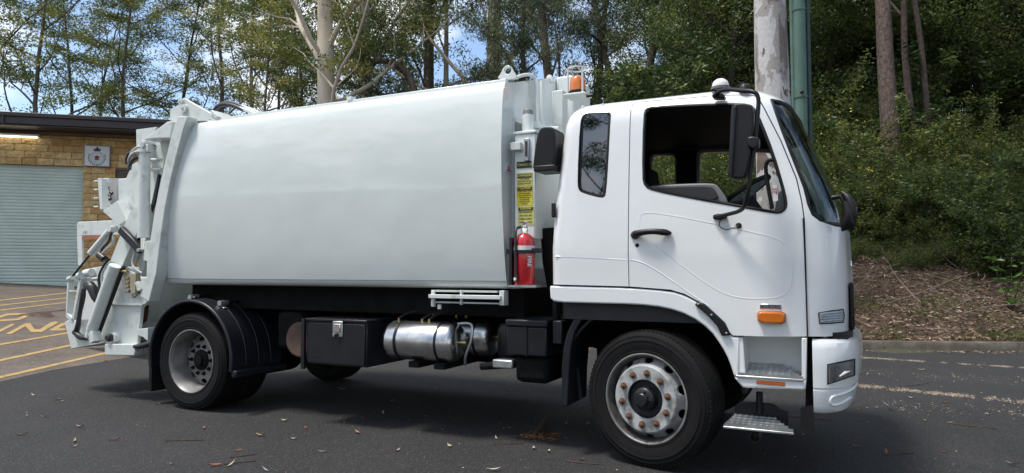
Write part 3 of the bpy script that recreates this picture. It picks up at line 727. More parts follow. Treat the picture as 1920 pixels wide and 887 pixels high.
def bump_pt(u, v, off=0):
    d = c_r*((u-960)/FPX) - c_u*((v-443.5)/FPX) + c_w
    for i in range(1600):
        p = CAM + d*(4.2+i*.0012)
        xf, ins = np.interp(p.z, [b[0] for b in bz], [b[2] for b in bz]), np.interp(p.z, [b[0] for b in bz], [b[1] for b in bz])
        pts, _ = bumper_section(ins+off, xf-off)
        if p.x > pts[-1][0]: continue
        for a, b in zip(pts[:-1], pts[1:]):
            if a[0] <= p.x <= b[0] and p.y >= a[1]+(b[1]-a[1])*(p.x-a[0])/max(1e-6, b[0]-a[0]): return tuple(p)
    return tuple(CAM+d*5.2)
bump_o = finish('front_bumper', bme, PAINT_CAB, truck, smooth=40)
def bump_patch(px, name, m, parent, off, nu=6):
    (a, b, c, d) = px; mb = MB()
    for j in range(4):
        for i in range(nu+1):
            s_, t = i/nu, j/3
            u = (a[0]*(1-s_)+b[0]*s_)*(1-t) + (d[0]*(1-s_)+c[0]*s_)*t; v = (a[1]*(1-s_)+b[1]*s_)*(1-t) + (d[1]*(1-s_)+c[1]*s_)*t
            mb.v.append(bump_pt(u, v, off))
    mb.f = [(j*(nu+1)+i, j*(nu+1)+i+1, (j+1)*(nu+1)+i+1, (j+1)*(nu+1)+i) for j in range(3) for i in range(nu)]
    return mb.build(name, m, parent, smooth=60)
bump_patch([(1551,683),(1604,672),(1604,704),(1551,722)], 'lamp_housing', BLACK, bump_o, -.006)
hl = bump_patch([(1553,685),(1601,676),(1600,703),(1554,719)], 'headlamp', LENS, bump_o, -.011)
MB().tube([bump_pt(1574,706,-.012), bump_pt(1584,699,-.014), bump_pt(1593,696,-.012)], [.004,.010,.004], 8).build('lamp_bulb', LABELWHITE, hl)
for k in range(9):
    u = 1555+k*1.6; MB().tube([bump_pt(u, 686-k*.3, -.013), bump_pt(u, 717-k*.5, -.013)], .0012, 4).build('lens_rib', CHROME, hl)
MB().tube([bump_pt(u, v, -.002) for u, v in smooth_poly([(1606,720),(1598,731),(1580,739),(1562,743),(1557,748),(1557,757),(1562,761),(1578,757),(1596,745)], 2, False)], .009, 6).build('bumper_recess_edge', PAINT_CAB, bump_o, smooth=70)
MB().prismz([(1.19,.10),(1.22,.115),(1.275,.21),(1.31,.40),(1.32,1.15),(1.15,1.15),(1.15,.20)], zt_-.015, .985).build('bumper_gap_seal', BLACK, truck)
# side marker lamp and badge
mk = SS([(1421,588),(1425,584),(1465,585),(1472,589),(1472,602),(1466,606),(1430,605),(1422,600)])
ml = MB().prism(mk, -.045, .0).build('side_marker_lamp', AMBER, truck, bevel=.014, seg=3)
MB().prism(offset_poly(mk, .005), -.010, .001).build('lamp_base', AMBERDK, ml, bevel=.003)
bx0, bz0 = S(1425,579); bx1, bz1 = S(1465,571)
bd = MB().box(bx0, bx1, -.004, .004, bz0, bz1).build('badge', CHROME, truck, bevel=.002)
text('badge_lettering', 'BLUETEC', .032, INK, ((bx0+bx1)/2, -.0055, (bz0+bz1)/2), (1,0,0), (0,0,1), bd, sx=.98, bold=.0006)

# ---- mirror and arm
MY = -.26
arm = [SP(1341,178,-.02), SP(1349,171,-.06), SP(1362,167,-.12), SP(1390,170,-.22), SP(1412,171,MY), SP(1421,178,MY), SP(1423,195,MY), SP(1416,260,MY), SP(1408,320,MY), SP(1403,360,MY), SP(1397,386,-.22), SP(1388,396,-.15), SP(1365,402,-.08), SP(1342,407,-.02)]
P = [Vector(p) for p in arm]; arm2 = [tuple(p) for p in smooth_poly([tuple(p) for p in P], 2, False)]
ma = MB().tube(arm2, .014, 8).build('mirror_arm', BLACK, truck, smooth=70)
MB().prism(SS([(1336,182),(1340,177),(1356,177),(1361,182),(1358,186),(1338,186)], .02), -.02, .06).build('arm_mount', BLACK, ma, bevel=.006)
MB().prism(SS([(1338,404),(1346,401),(1362,402),(1364,409),(1350,413),(1338,411)]), -.03, .01).build('arm_mount', BLACK, ma, bevel=.006)
mpoly = smooth_poly(SS([(1372,200),(1378,195),(1404,196),(1414,204),(1414,240),(1408,290),(1400,334),(1388,337),(1370,335),(1366,325),(1369,270)], MY), 1)
mh = MB().prism(mpoly, MY-.035, MY+.05).build('mirror_head', BLACK, truck, bevel=.02, seg=3)
MB().prism(SS([(1374,203),(1378,199),(1381,199),(1373,332),(1369,330)], MY-.04), MY-.05, MY+.03).build('mirror_rim', BLACKSAT, mh, bevel=.008)
MB().prism(SS([(1401,258),(1412,256),(1424,259),(1424,276),(1412,280),(1402,276)], MY-.03), MY-.05, MY+.02).build('arm_clamp', BLACK, ma, bevel=.01)
cb = smooth_poly([SP(1372,402,-.07), SP(1352,410,-.04), SP(1347,420,-.03), SP(1352,428,-.03), SP(1365,431,-.025), SP(1384,424,-.012)], 2, False)
MB().tube(cb, .0035, 5).build('mirror_cable', BLACK, ma)
x, z = S(1385, 423); MB().lathe([(0,-.014),(.012,-.013),(.020,-.004),(.020,.004)], (x, 0, z), 14).build('cable_grommet', BLACK, ma)
# front mirror cluster beside the screen
fm = MB(); fm.tube([corner_pt(1560,371,-.02), corner_pt(1576,368,-.06), corner_pt(1584,380,-.07)], .016, 8)
fm.tube([SP(1584,378,.12), SP(1592,395,.12), SP(1590,415,.12), SP(1580,428,.14)], [.018,.035,.04,.02], 10)
fm.build('front_mirror_bracket', BLACK, truck, smooth=50)
fm = MB(); fm.tube([SP(1578,360,.15), SP(1588,368,.13), SP(1597,385,.12), SP(1599,405,.12), SP(1594,425,.13), SP(1578,432,.15)], [.01,.022,.03,.03,.02,.008], 8).build('front_mirror', BLACK, truck, smooth=60)
# roof lamp and aerial
x, z = S(1350, 158, .12)
MB().lathe([(.058,-.01),(.057,.012),(.048,.036),(.026,.052),(0,.056)], (x, .14, z-.012), 20, 'z').build('roof_marker_lamp', LABELWHITE, truck, smooth=60)
MB().lathe([(.066,-.02),(.066,-.004),(.055,.0)], (x, .14, z-.012), 20, 'z').build('lamp_gasket', TRIMGREY, truck)
x, z = S(1396, 163, .10); ae = MB().lathe([(.04,-.02),(.038,.012),(.022,.03),(0,.034)], (x, .10, z-.01), 14, 'z').build('aerial_base', BLACK, truck, smooth=60)
MB().tube([(x, .10, z+.015), (x-.05, .10, z+.05)], .003, 5).build('aerial_stub', BLACK, ae)

# ---- cab interior
def seat(yc):
    s_ = empty('seat', (0,0,0)); s_.parent = truck
    MB().box(-.42, .12, yc-.25, yc+.25, 1.36, 1.62).build('cushion', INTERIOR, s_, bevel=.06, seg=3)
    MB().prism([(-.42,1.5),(-.26,1.5),(-.36,2.16),(-.47,2.16)], yc-.24, yc+.24).build('backrest', INTERIOR, s_, bevel=.05, seg=3)
    MB().prism([(-.43,2.14),(-.33,2.14),(-.35,2.36),(-.43,2.36)], yc-.13, yc+.13).build('headrest', INTERIOR, s_, bevel=.045, seg=3)
seat(.60); seat(1.75)
dash = MB().prism([(.66,1.34),(1.16,1.34),(1.16,1.74),(.98,1.80),(.78,1.76),(.70,1.62)], .10, 2.2).build('dashboard', TRIMGREY, truck, bevel=.04, seg=3)
bin_ = MB().prism([(.82,1.75),(1.02,1.78),(1.06,1.93),(.98,1.97),(.86,1.94)], .36, .82).build('instrument_binnacle', TRIMGREY, dash, bevel=.03, seg=3)
stw = empty('steering_wheel', (0,0,0)); stw.parent = truck
cx, cz, cy = .60, 1.96, .60; ax = Vector((-.55, 0, .83)).normalized(); e1 = Vector((0,1,0)); e2 = ax.cross(e1)
ringp = [Vector((cx,cy,cz)) + (e1*math.cos(a)+e2*math.sin(a))*.215 for a in [2*math.pi*i/32 for i in range(34)]]
MB().tube(ringp, .017, 8, caps=False).build('rim', BLACK, stw, smooth=70)
sp = MB()
for a in (0.5, 2.64, 4.71):
    sp.bar(Vector((cx,cy,cz))-ax*.03, Vector((cx,cy,cz))+(e1*math.cos(a)+e2*math.sin(a))*.21, .05, .016)
sp.build('spoke', TRIMGREY, stw, bevel=.006)
MB().tube([Vector((cx,cy,cz))-ax*.01, Vector((cx,cy,cz))-ax*.06], .07, 16).build('hub', TRIMGREY, stw, bevel=.012)
MB().tube([Vector((cx,cy,cz))-ax*.05, Vector((cx,cy,cz))-ax*.42], .045, 12).build('column', INTERIOR, stw)
ghx, ghz = S(1452, 330, .14)
gh = smooth_poly([SP(1448,392,.16), SP(1440,350,.15), SP(1435,315,.14), SP(1438,303,.13), SP(1446,299,.12), SP(1456,302,.11)], 2, False)
MB().tube(gh, .013, 8).build('grab_handle', BLACK, truck, smooth=70)
lb0 = SP(1450,352,.13); nt_ = MB().prism(SS([(1448,347),(1457,347),(1459,376),(1450,378)], .12), .12, .124).build('pillar_label', LABELWHITE, truck)
text('label_print', 'NO\nSTEP', .022, INKRED, (S(1453.5,358,.118)[0], .1185, S(1453.5,358,.118)[1]), (1,0,0), (0,0,1), nt_)
# door inner trim seen through the opening
MB().prism(smooth_poly(SS([(1212,352),(1226,347),(1290,344),(1335,343),(1346,348),(1366,378),(1364,392),(1300,388),(1214,372)], .16), 1), .16, .19).build('door_inner_trim', TRIMGREY, door_o, bevel=.012)
MB().prism(smooth_poly(SS([(1228,352),(1290,349),(1332,349),(1340,355),(1350,376),(1300,374),(1228,358)], .15), 1), .145, .162).build('door_pocket', INTERIOR, door_o, bevel=.006)

# ---- chassis
ch = empty('chassis', (0,0,0)); ch.parent = truck
for yy in (.72, 1.52):
    MB().box(-5.2, 1.1, yy, yy+.08, .74, 1.0).build('frame_rail', GRIME, ch)
for xx in (-4.9, -3.9, -3.2, -2.5, -1.6, -.7, .5): MB().box(xx-.06, xx+.06, .8, 1.52, .76, .98).build('cross_member', GRIME, ch)
MB().box(-5.0, -1.1, .34, 1.96, 1.0, 1.232).build('body_subframe', GRIME, ch)
MB().box(-.65, .75, .80, 1.6, .55, 1.16).build('engine_block', GRIME, ch, bevel=.05)
MB().tube([(-4.6,.3,.47),(-4.6,2.0,.47)], .09, 14).build('rear_axle', GRIME, ch); MB().tube([(-4.6,.9,.47),(-4.6,1.4,.47)], [.24,.24], 18).build('differential', GRIME, ch, bevel=.05)
MB().tube([(0,.2,.42),(0,2.1,.42)], .07, 12).build('front_axle', GRIME, ch)
for yy in (.66, 1.62): MB().prism([(-.75,.80),(0,.56),(.75,.80),(.75,.86),(0,.64),(-.75,.86)], yy-.04, yy+.04).build('leaf_spring', GRIME, ch)
for yy in (.66, 1.62): MB().prism([(-5.4,.82),(-4.6,.58),(-3.8,.82),(-3.8,.90),(-4.6,.70),(-5.4,.90)], yy-.04, yy+.04).build('leaf_spring', GRIME, ch)
MB().box(-4.0,-1.5,1.72,2.22,.40,.98).build('added_far_tank', GRIME, ch, bevel=.06)  # box added on the unseen far side to block light under the chassis
MB().tube([(-4.3,1.15,.55),(-1.5,1.15,.72)], .05, 10).build('prop_shaft', GRIME, ch)
MB().tube([(-3.45,.28,.72),(-3.45,.75,.72)], [.17,.17], 24).build('exhaust_drum', BROWNDRUM, ch, bevel=.02)
MB().box(-3.75,-3.45,.3,.7,.62,.98).build('valve_cluster', GRIME, ch, bevel=.04)

# ---- front wheel arch liner and rear-of-wheel mudguard
lp = SS([(1054,640),(1060,608),(1075,590),(1095,577),(1110,573)], .04)
def arc_liner(cx, cz, r_, a0, a1, y0, y1, name, m, thick=.02, n=24):
    mb = MB()
    pr = []
    for i in range(n+1):
        a = R(a0+(a1-a0)*i/n); pr.append((cx+r_*math.cos(a), cz+r_*math.sin(a)))
    for i in range(n+1):
        a = R(a1+(a0-a1)*i/n); pr.append((cx+(r_+thick)*math.cos(a), cz+(r_+thick)*math.sin(a)))
    n_ = n+1
    for (x, z) in pr: mb.v.append((x, y0, z))
    for (x, z) in pr: mb.v.append((x, y1, z))
    T = 2*n_
    for i in range(n): 
        mb.f.append((i, i+1, T-2-i, T-1-i)); mb.f.append((T+T-1-i, T+T-2-i, T+i+1, T+i))
    for i in range(T): mb.f.append((i, (i+1) % T, T+(i+1) % T, T+i))
    return mb.build(name, m, truck, smooth=40)
arc_liner(-.02, .50, .655, 5, 150, .09, .55, 'wheel_arch_liner', BLACK)
gp = SS([(1110,571),(1093,582),(1078,600),(1066,625),(1060,650),(1056,690),(1057,760),(1068,760),(1070,700),(1074,650),(1082,620),(1096,596),(1118,578)], .10)
MB().prism(gp, .06, .48).build('mudguard', FENDER, truck, bevel=.008)
for yy in (.0,):
    MB().prism(SS([(1080,690),(1085,690),(1092,748),(1086,750)], .2), .2, .22).build('mud_flap_stay', BLACKSAT, truck)

# ---- wheels (axis along local Y, outer face towards -Y)
def tyre_mesh(r=.48, w=.27):
    b = .30; prof = []
    side = [(.305,.012),(.318,.0),(.326,-.002),(.328,-.006),(.334,-.006),(.336,-.004),(.360,-.009),(.385,-.013),(.404,-.0135),(.406,-.017),(.414,-.0165),(.416,-.012),(.436,-.007),(.438,-.010),(.443,-.008),(.445,-.003),(.456,.002),(.466,.014),(.4725,.02),(.474,.022)]
    prof = [(rr, yy) for rr, yy in side]
    tr_ = []; y0 = .026; ribs = 5; gw = .011; step = (w-2*y0)/ribs
    for i in range(ribs):
        a = y0+i*step; b_ = a+step-(gw if i < ribs-1 else 0); tr_ += [(r, a+.002), (r, b_-.002)]
        if i < ribs-1: tr_ += [(r-.013, b_), (r-.013, b_+gw)]
    prof += tr_ + [(rr, w-yy) for rr, yy in reversed(side)] + [(.29, w-.03), (.29, .03), (.305, .012)]
    return MB().lathe(prof, (0,0,0), 72)
def wheel_root(name, loc, rz=0):
    o = empty(name, loc, rz=rz); o.parent = truck; return o
def tyre(parent, dy=0):
    t = tyre_mesh(); t.v = [(x, y+dy, z) for x, y, z in t.v]
    o = t.build('tyre', RUBBER, parent, smooth=28)
    lug = MB()
    for i in range(90):
        a = 2*math.pi*i/90; c, s_ = math.cos(a), math.sin(a)
        tn = Vector((-s_, 0, c)); rd = Vector((c, 0, s_))
        p = rd*.4735 + Vector((0, dy+.019, 0)); 
        vs_ = [p+tn*i_*.010+rd*j_*.005+Vector((0,k_,0)) for k_ in (-.004,.012) for i_, j_ in ((-1,-1.5),(1,-1.5),(1,1),(-1,1))]
        lug.add(vs_, [(0,1,2,3),(7,6,5,4),(0,4,5,1),(1,5,6,2),(2,6,7,3),(3,7,4,0)])
    lug.build('shoulder_lugs', RUBBER, o, smooth=0)['kind'] = 'stuff'
    return o
def hole_cut(me, n, rad, rx, ry, y0, y1, a0=0):
    c = MB()
    for i in range(n):
        a = 2*math.pi*i/n+a0; rd = Vector((math.cos(a),0,math.sin(a))); tn = Vector((-math.sin(a),0,math.cos(a))); k = 14
        pts = [rd*rad + rd*rx*math.cos(q)+tn*ry*math.sin(q) for q in [2*math.pi*j/k for j in range(k)]]
        c.add([p+Vector((0,y0,0)) for p in pts]+[p+Vector((0,y1,0)) for p in pts], [tuple(range(k)), tuple(range(2*k-1,k-1,-1))]+[(j,j+k,(j+1) % k+k,(j+1) % k) for j in range(k)])
    return boolean(me, mesh_of(c), 'DIFFERENCE')
def nuts(parent, n, rad, y, m, r_=.017, h=.032, a0=0):
    base = None
    for i in range(n):
        a = 2*math.pi*i/n+a0; x, z = rad*math.cos(a), rad*math.sin(a)
        if base is None:
            mb = MB().lathe([(r_*1.5, .0), (r_*1.5, -.005), (r_*1.1, -.006)], (0,0,0), 14).lathe([(r_, -.004), (r_, -h*.7), (r_*.8, -h*.8)], (0,0,0), 6).lathe([(r_*.62, -h*.6), (r_*.6, -h*1.15), (0, -h*1.2)], (0,0,0), 10)
            base = mb.build('wheel_nut', m, parent, smooth=30); o = base
        else:
            o = bpy.data.objects.new('wheel_nut', base.data); COL.objects.link(o); o.parent = parent
        o.location = (x, y, z)
RIMPROF = [(.300,.22),(.300,.06),(.296,.03),(.305,.016),(.316,.004),(.316,-.004),(.308,-.006),(.300,.004),(.288,.03),(.278,.06),(.272,.10),(.268,.20),(.300,.22)]
fw = wheel_root('front_wheel', (-.012, .02, .482), R(-13))
tyre(fw)
rimo = MB().lathe(RIMPROF, (0,0,0), 64).build('rim', mat('dark_rim_barrel', (.045,.043,.042), .6, var=.4, scale=20), fw, smooth=40)  # dark grey barrel inside the paler lip
MB().lathe([(.306,.008),(.317,.001),(.3185,-.006),(.312,-.0095),(.305,-.006),(.302,.002)], (0,0,0), 64).build('rim_lip', RIMSTEEL, rimo, smooth=60)
disc = mesh_of(MB().lathe([(.136,-.008),(.228,-.012),(.237,-.006),(.243,.012),(.262,.050),(.288,.080),(.288,.094),(.256,.066),(.234,.026),(.226,.006),(.136,.012),(.136,-.008)], (0,0,0), 64))
disc = hole_cut(disc, 10, .262, .019, .036, -.1, .2, a0=.31)
finish('wheel_disc', disc, RIMWHITE, fw, smooth=35)
MB().lathe([(0,.13),(.285,.13)], (0,0,0), 40).build('brake_backplate', GRIME, fw)
hubo = MB().lathe([(.140,.03),(.138,.004),(.128,.002),(.122,.016),(.086,.018),(.080,-.03),(.066,-.042),(.048,-.045),(.046,-.066),(.040,-.072),(0,-.074)], (0,0,0), 40).build('hub', BLACKSAT, fw, smooth=35)
nuts(fw, 10, .181, -.012, RUST, r_=.0165, a0=.2)
nuts(hubo, 5, .058, -.042, BLACKSAT, r_=.006, h=.010)
def rear_wheel(loc):
    w_ = wheel_root('rear_wheel', loc)
    tyre(w_)
    MB().lathe([(.300,.24),(.300,.06),(.296,.03),(.305,.016),(.316,.004),(.316,-.004),(.308,-.006),(.298,.006),(.286,.03),(.278,.07),(.262,.12),(.258,.20),(.300,.24)], (0,0,0), 64).build('rim', RIMSTEEL, w_, smooth=40)
    d = mesh_of(MB().lathe([(.08,.128),(.165,.126),(.180,.130),(.235,.150),(.262,.172),(.262,.186),(.232,.164),(.178,.144),(.165,.140),(.08,.142),(.08,.128)], (0,0,0), 64))
    d = hole_cut(d, 8, .212, .026, .040, 0, .35, a0=.1)
    finish('wheel_disc', d, RIMSTEEL, w_, smooth=35)
    MB().lathe([(0,.22),(.285,.22)], (0,0,0), 40).build('brake_drum', GRIME, w_)
    h = MB().lathe([(.105,.14),(.103,.118),(.085,.105),(.06,.10),(.055,.075),(0,.07)], (0,0,0), 32).build('hub', GRIME, w_, smooth=35)
    nuts(w_, 10, .140, .127, GRIME, r_=.014, h=.028)
    return w_
rw = rear_wheel((-4.60, .015, .482))
w2 = wheel_root('inner_rear_wheel', (-4.60, .33, .482)); tyre(w2)
w3 = wheel_root('far_rear_wheel', (-4.60, 2.0, .482)); tyre(w3); MB().lathe([(0,.1),(.3,.1)], (0,0,0), 32).build('rim', GRIME, w3)
w4 = wheel_root('far_front_wheel', (0, 2.0, .482), R(-10)); tyre(w4); MB().lathe([(0,.1),(.3,.1)], (0,0,0), 32).build('rim', GRIME, w4)

# ---- rear fender: black plastic half ring
fo = arc_liner(-4.60, .50, .575, -8, 190, .0, .62, 'rear_fender', FENDER, thick=.022, n=36)
def arc_tube(cx, cz, r_, a0, a1, y, rad, name, m, parent, n=30):
    return MB().tube([(cx+r_*math.cos(R(a0+(a1-a0)*i/n)), y, cz+r_*math.sin(R(a0+(a1-a0)*i/n))) for i in range(n+1)], rad, 8).build(name, m, parent, smooth=60)
arc_tube(-4.60, .50, .580, -8, 190, .0, .020, 'fender_lip', FENDER, fo)
for yy in (.16, .32, .48): arc_tube(-4.60, .50, .597, -4, 180, yy, .007, 'fender_rib', FENDER, fo)
MB().box(-4.02, -3.96, -.005, .66, .36, .43).build('fender_edge_bar', FENDER, fo, bevel=.012)
MB().box(-5.22, -5.18, .02, .60, .14, .42).build('mud_flap', RUBBER, fo)
for a in (104, 62):
    x, z = -4.60+.60*math.cos(R(a)), .50+.60*math.sin(R(a))
    br = MB().bar((x-.05, .14, z+.015), (x+.05, .14, z-.02 if a < 90 else z+.03), .012, .05).build('fender_bracket', STEEL, fo, bevel=.004)
    MB().tube([(x,.10,z+.03),(x,.20,z+.03)], .028, 10).build('bracket_clamp', STEEL, br)
    MB().tube([(x,.12,z+.03),(x,.80,z+.07)], .018, 8).build('fender_stay', BLACKSAT, br)

# ---- toolbox, air tanks, batteries
tx0, _ = S(575, 640, .05); tx1, _ = S(688, 640, .05); tz1 = S(573,597,.05)[1]; tz0 = S(640,686,.05)[1]
tb = empty('toolbox', (0,0,0)); tb.parent = truck
MB().box(tx0, tx1, .05, .62, tz0, tz1-.02).build('box', BLACKSAT, tb, bevel=.006)
MB().box(tx0-.006, tx1+.008, .03, .63, tz1-.02, tz1+.005).build('lid', BLACKSAT, tb, bevel=.006)
MB().box(tx0-.04, tx0-.004, .02, .05, tz0-.05, tz1+.0).build('end_bracket', BLACKSAT, tb)
MB().box(tx0+.02, tx1-.015, .036, .052, tz0+.015, tz1-.035).build('door', BLACKSAT, tb, bevel=.005)
kx, kz = S(633, 617, .03); lk = MB().box(kx-.055, kx+.055, .026, .038, kz-.07, kz+.07).build('latch_plate', STEEL, tb, bevel=.01)
MB().box(kx-.035, kx+.035, .018, .028, kz-.03, kz+.045).build('latch', CHROME, lk, bevel=.008)
MB().tube([(kx,.03,kz-.05),(kx,.0,kz-.055)], .014, 10).build('latch_key', BLACK, lk)
for k in range(3): MB().lathe([(0,.030),(.006,.030),(.007,.036)], (tx0+.09+.035*k, 0, tz0+.07), 8).build('vent_hole', INK, tb)
def tank(yc, rr, xa, xb, zc):
    t = empty('air_tank', (0,0,0)); t.parent = truck
    MB().lathe([(0,xa-.045),(rr*.5,xa-.04),(rr*.85,xa-.02),(rr,xa+.015),(rr,xb-.015),(rr*.85,xb+.02),(rr*.5,xb+.04),(0,xb+.045)], (0,yc,zc), 40, 'x').build('shell', ALU, t, smooth=45)
    for xx in (xa+.11, xb-.11):
        MB().lathe([(rr+.001,xx-.012),(rr+.005,xx-.010),(rr+.005,xx+.010),(rr+.001,xx+.012)], (0,yc,zc), 40, 'x').build('strap', BLACK, t)
    MB().tube([(xb+.04,yc,zc),(xb+.10,yc,zc)], .014, 8).build('drain_valve', BRASS, t)
    for xx in (xa+.06, xa+.30, xb-.25):
        MB().tube([(xx,yc-.02,zc+rr-.01),(xx,yc-.02,zc+rr+.022)], .010, 8).build('port_fitting', BRASS, t)
        MB().tube(smooth_poly([(xx,yc-.02,zc+rr+.02),(xx+.02,yc+.06,zc+rr+.06),(xx+.12,yc+.2,zc+rr+.09),(xx+.2,yc+.4,zc+rr+.1)], 2, False), .009, 6).build('air_hose', HOSE, t)
    return t
tz = .785
t1 = tank(.19, .165, -2.275, -1.655, tz); t2 = tank(.55, .165, -2.15, -1.50, tz+.02)
x, z = S(768, 640, .045); MB().box(x-.028, x+.028, .042, .050, z-.016, z+.016).build('data_plate', STEEL, t1)
gd = smooth_poly([SP(852,608,.25), SP(880,605,.22), SP(887,612,.22), SP(884,640,.2), SP(872,668,.2), SP(872,684,.25)], 2, False)
MB().tube(gd, .012, 8).build('hose_guard', STEEL, truck, smooth=60)
MB().box(-2.05,-1.95,.08,.66,.57,.62).box(-1.80,-1.70,.08,.66,.57,.62).build('tank_cradle', GRIME, truck)
MB().lathe([(0,-.13),(.09,-.13),(.10,-.11),(.10,.10),(.08,.14),(0,.15)], (-1.27,.42,.80), 24, 'z').build('air_dryer', BLACKSAT, truck, smooth=50)
MB().box(-1.30,-1.12,.16,.30,.60,.67).build('drain_block', STEEL, truck, bevel=.012)
MB().tube([(-1.42,.2,.60),(-1.2,.2,.63),(-1.02,.22,.66)], [.03,.035,.02], 10).build('valve_body', GRIME, truck)
bt = empty('battery_box', (0,0,0)); bt.parent = truck
MB().box(-1.14,-.80,.10,.55,.72,.945).build('case', BLACKSAT, bt, bevel=.012); MB().box(-1.15,-.79,.09,.56,.945,1.0).build('lid', BLACKSAT, bt, bevel=.012)
MB().box(-.975,-.96,.09,.11,.72,.945).build('case_rib', BLACK, bt)
MB().box(-1.1,-.80,.15,.6,.50,.72).build('battery_carrier', GRIME, truck, bevel=.05)
MB().box(-.76,-.68,.12,.22,.82,1.0).build('relay_box', BLACKSAT, truck, bevel=.01)
MB().tube([(-.80,.3,1.25),(-.80,.3,1.05),(-.82,.4,.9)], .03, 10).build('coolant_pipe', HOSE, truck)
# folded ladder rack below the body
rk = empty('folding_rack', (0,0,0)); rk.parent = truck
def pxbox(u0, u1, v0, v1, y0, y1, name, m, parent, bevel=.004):
    xa, za = S(u0, v0, y0); xb, zb = S(u1, v1, y0); return MB().box(xa, xb, y0, y1, zb, za).build(name, m, parent, bevel=bevel)
pxbox(808, 932, 543.5, 549, .10, .14, 'rail', PAINT_TAIL, rk); pxbox(803, 938, 552, 562, .06, .11, 'rail', PAINT_TAIL, rk); pxbox(812, 936, 565, 571, .10, .13, 'rail', PAINT_TAIL, rk)
pxbox(936, 945, 545, 573, .08, .16, 'end_plate', PAINT_TAIL, rk); pxbox(808, 814, 545, 575, .09, .12, 'hinge', PAINT_TAIL, rk); pxbox(862, 865, 544, 572, .085, .12, 'hinge', PAINT_TAIL, rk); pxbox(820, 826, 571, 580, .09, .11, 'stop', PAINT_TAIL, rk)

# ---- compactor body
BP = [(1.235,.30),(1.236,.17),(1.245,.125),(1.262,.100),(1.285,.086),(1.30,.082),(1.302,.078),(1.40,.058),(1.55,.035),(1.75,.012),(1.95,-.006),(2.15,-.016),(2.35,-.018),(2.55,-.010),(2.70,.004),(2.80,.020),(2.85,.035),(2.880,.055),(2.895,.085),(2.90,.13)]
def body_x(z): # slanted rear edge
    return -4.74 - (2.93-z)/(2.93-1.25)*.36 - .05*math.sin(math.pi*(z-1.25)/1.68)
XF = -1.13
prof = BP + [(2.905,.16),(3.185,1.08),(3.195,YC),(3.185,2*YC-1.08),(2.905,2*YC-.16),(2.90, 2*YC-.13)] + [(z, 2*YC-y) for z, y in reversed(BP[:-1])]
bm_ = MB(); nx = 24; npf = len(prof)
for i in range(nx+1):
    t = i/nx
    for z, y in prof:
        xb_ = body_x(z); x = xb_+(XF-xb_)*t; bm_.v.append((x, y, z))
bm_.f = [(i*npf+k, i*npf+(k+1) % npf, (i+1)*npf+(k+1) % npf, (i+1)*npf+k) for i in range(nx) for k in range(npf)]
bm_.f += [tuple(range(npf)), tuple(range(nx*npf+npf-1, nx*npf-1, -1))]
bmesh_ = mesh_of(bm_)
rec = MB().add([(-1.34,.20,1.40),(-1.0,.20,1.40),(-1.0,1.9,1.40),(-1.34,1.9,1.40),(-1.34,.20,2.60),(-1.0,.20,2.60),(-1.0,1.9,2.60),(-1.34,1.9,2.60)], [(0,3,2,1),(4,5,6,7),(0,1,5,4),(1,2,6,5),(2,3,7,6),(3,0,4,7)])
body = finish('compactor_body', boolean(bmesh_, mesh_of(rec), 'DIFFERENCE'), PAINT_BODY, truck, smooth=30)
MB().tube([(body_x(1.30)+.02,.079,1.301),(XF-.01,.079,1.301)], .003, 5).build('sheet_seam', TRIMGREY, body)
MB().box(-4.55, XF-.02, .10, .15, 2.895, 2.925).build('roof_rail', PAINT_BODY, body, bevel=.006)
MB().box(-2.75,-2.70,.09,.15,2.92,2.955).build('rail_clip', PAINT_BODY, body)
# front frame of the body
fr = empty('body_front_frame', (0,0,0)); fr.parent = truck
MB().box(XF+.001, XF+.17, 1.12, 1.62, 2.45, 3.20).build('ram_housing', PAINT_BODY, fr, bevel=.02, seg=3)
MB().box(XF+.001, XF+.012, .215, 1.9, 2.60, 2.625).build('recess_lip', PAINT_BODY, fr)
MB().box(XF+.001, XF+.012, .185, .2, 1.4, 2.625).build('recess_lip', PAINT_BODY, fr)
lug_px = smooth_poly(SS([(932,149),(940,138),(944,128),(951,122),(959,125),(963,134),(969,143),(969,150)], .12), 1)
lm = boolean(mesh_of(MB().prism(lug_px, .11, .14)), mesh_of(MB().lathe([(.0,-.2),(.030,-.2),(.030,.2),(0,.2)], (S(953,132.5,.12)[0], .12, S(953,132.5,.12)[1]), 16)), 'DIFFERENCE')
finish('lifting_lug', lm, PAINT_BODY, fr, smooth=30, bevel=.004)
lug2 = smooth_poly(SS([(1024,156),(1026,145),(1029,141),(1034,141),(1037,145),(1039,156)], 1.0), 1); MB().prism(lug2, .98, 1.02).build('lifting_lug', PAINT_BODY, fr, bevel=.004)
# hydraulic oil tank in the gap
ht = empty('hydraulic_tank', (0,0,0)); ht.parent = truck
hx0, hz1 = S(964, 252, .10); hx1, hz0 = S(1006, 447, .10)
MB().box(hx0, hx1-.01, .10, .95, hz0, hz1).build('tank', PAINT_BODY, ht, bevel=.012)
MB().box(hx0-.01, hx1+.0, .09, .96, hz1-.005, hz1+.02).build('tank_lid', PAINT_BODY, ht, bevel=.006)
fx, fz = S(990, 250, .20); fz1 = S(990,221,.20)[1]; fz2 = S(990,209,.2)[1]
MB().lathe([(0,fz1+.02),(.048,fz1+.02),(.050,fz1),(.050,fz-.02),(.062,fz-.02),(.062,fz-.05)], (fx,.20,0), 24, 'z').build('filler_neck', PAINT_BODY, ht)
MB().lathe([(0,fz2+.012),(.036,fz2+.01),(.042,fz2),(.042,fz1+.03),(.048,fz1+.02)], (fx,.20,0), 20, 'z').build('filler_cap', mat('grey_cap', (.16,.17,.17), .4), ht)
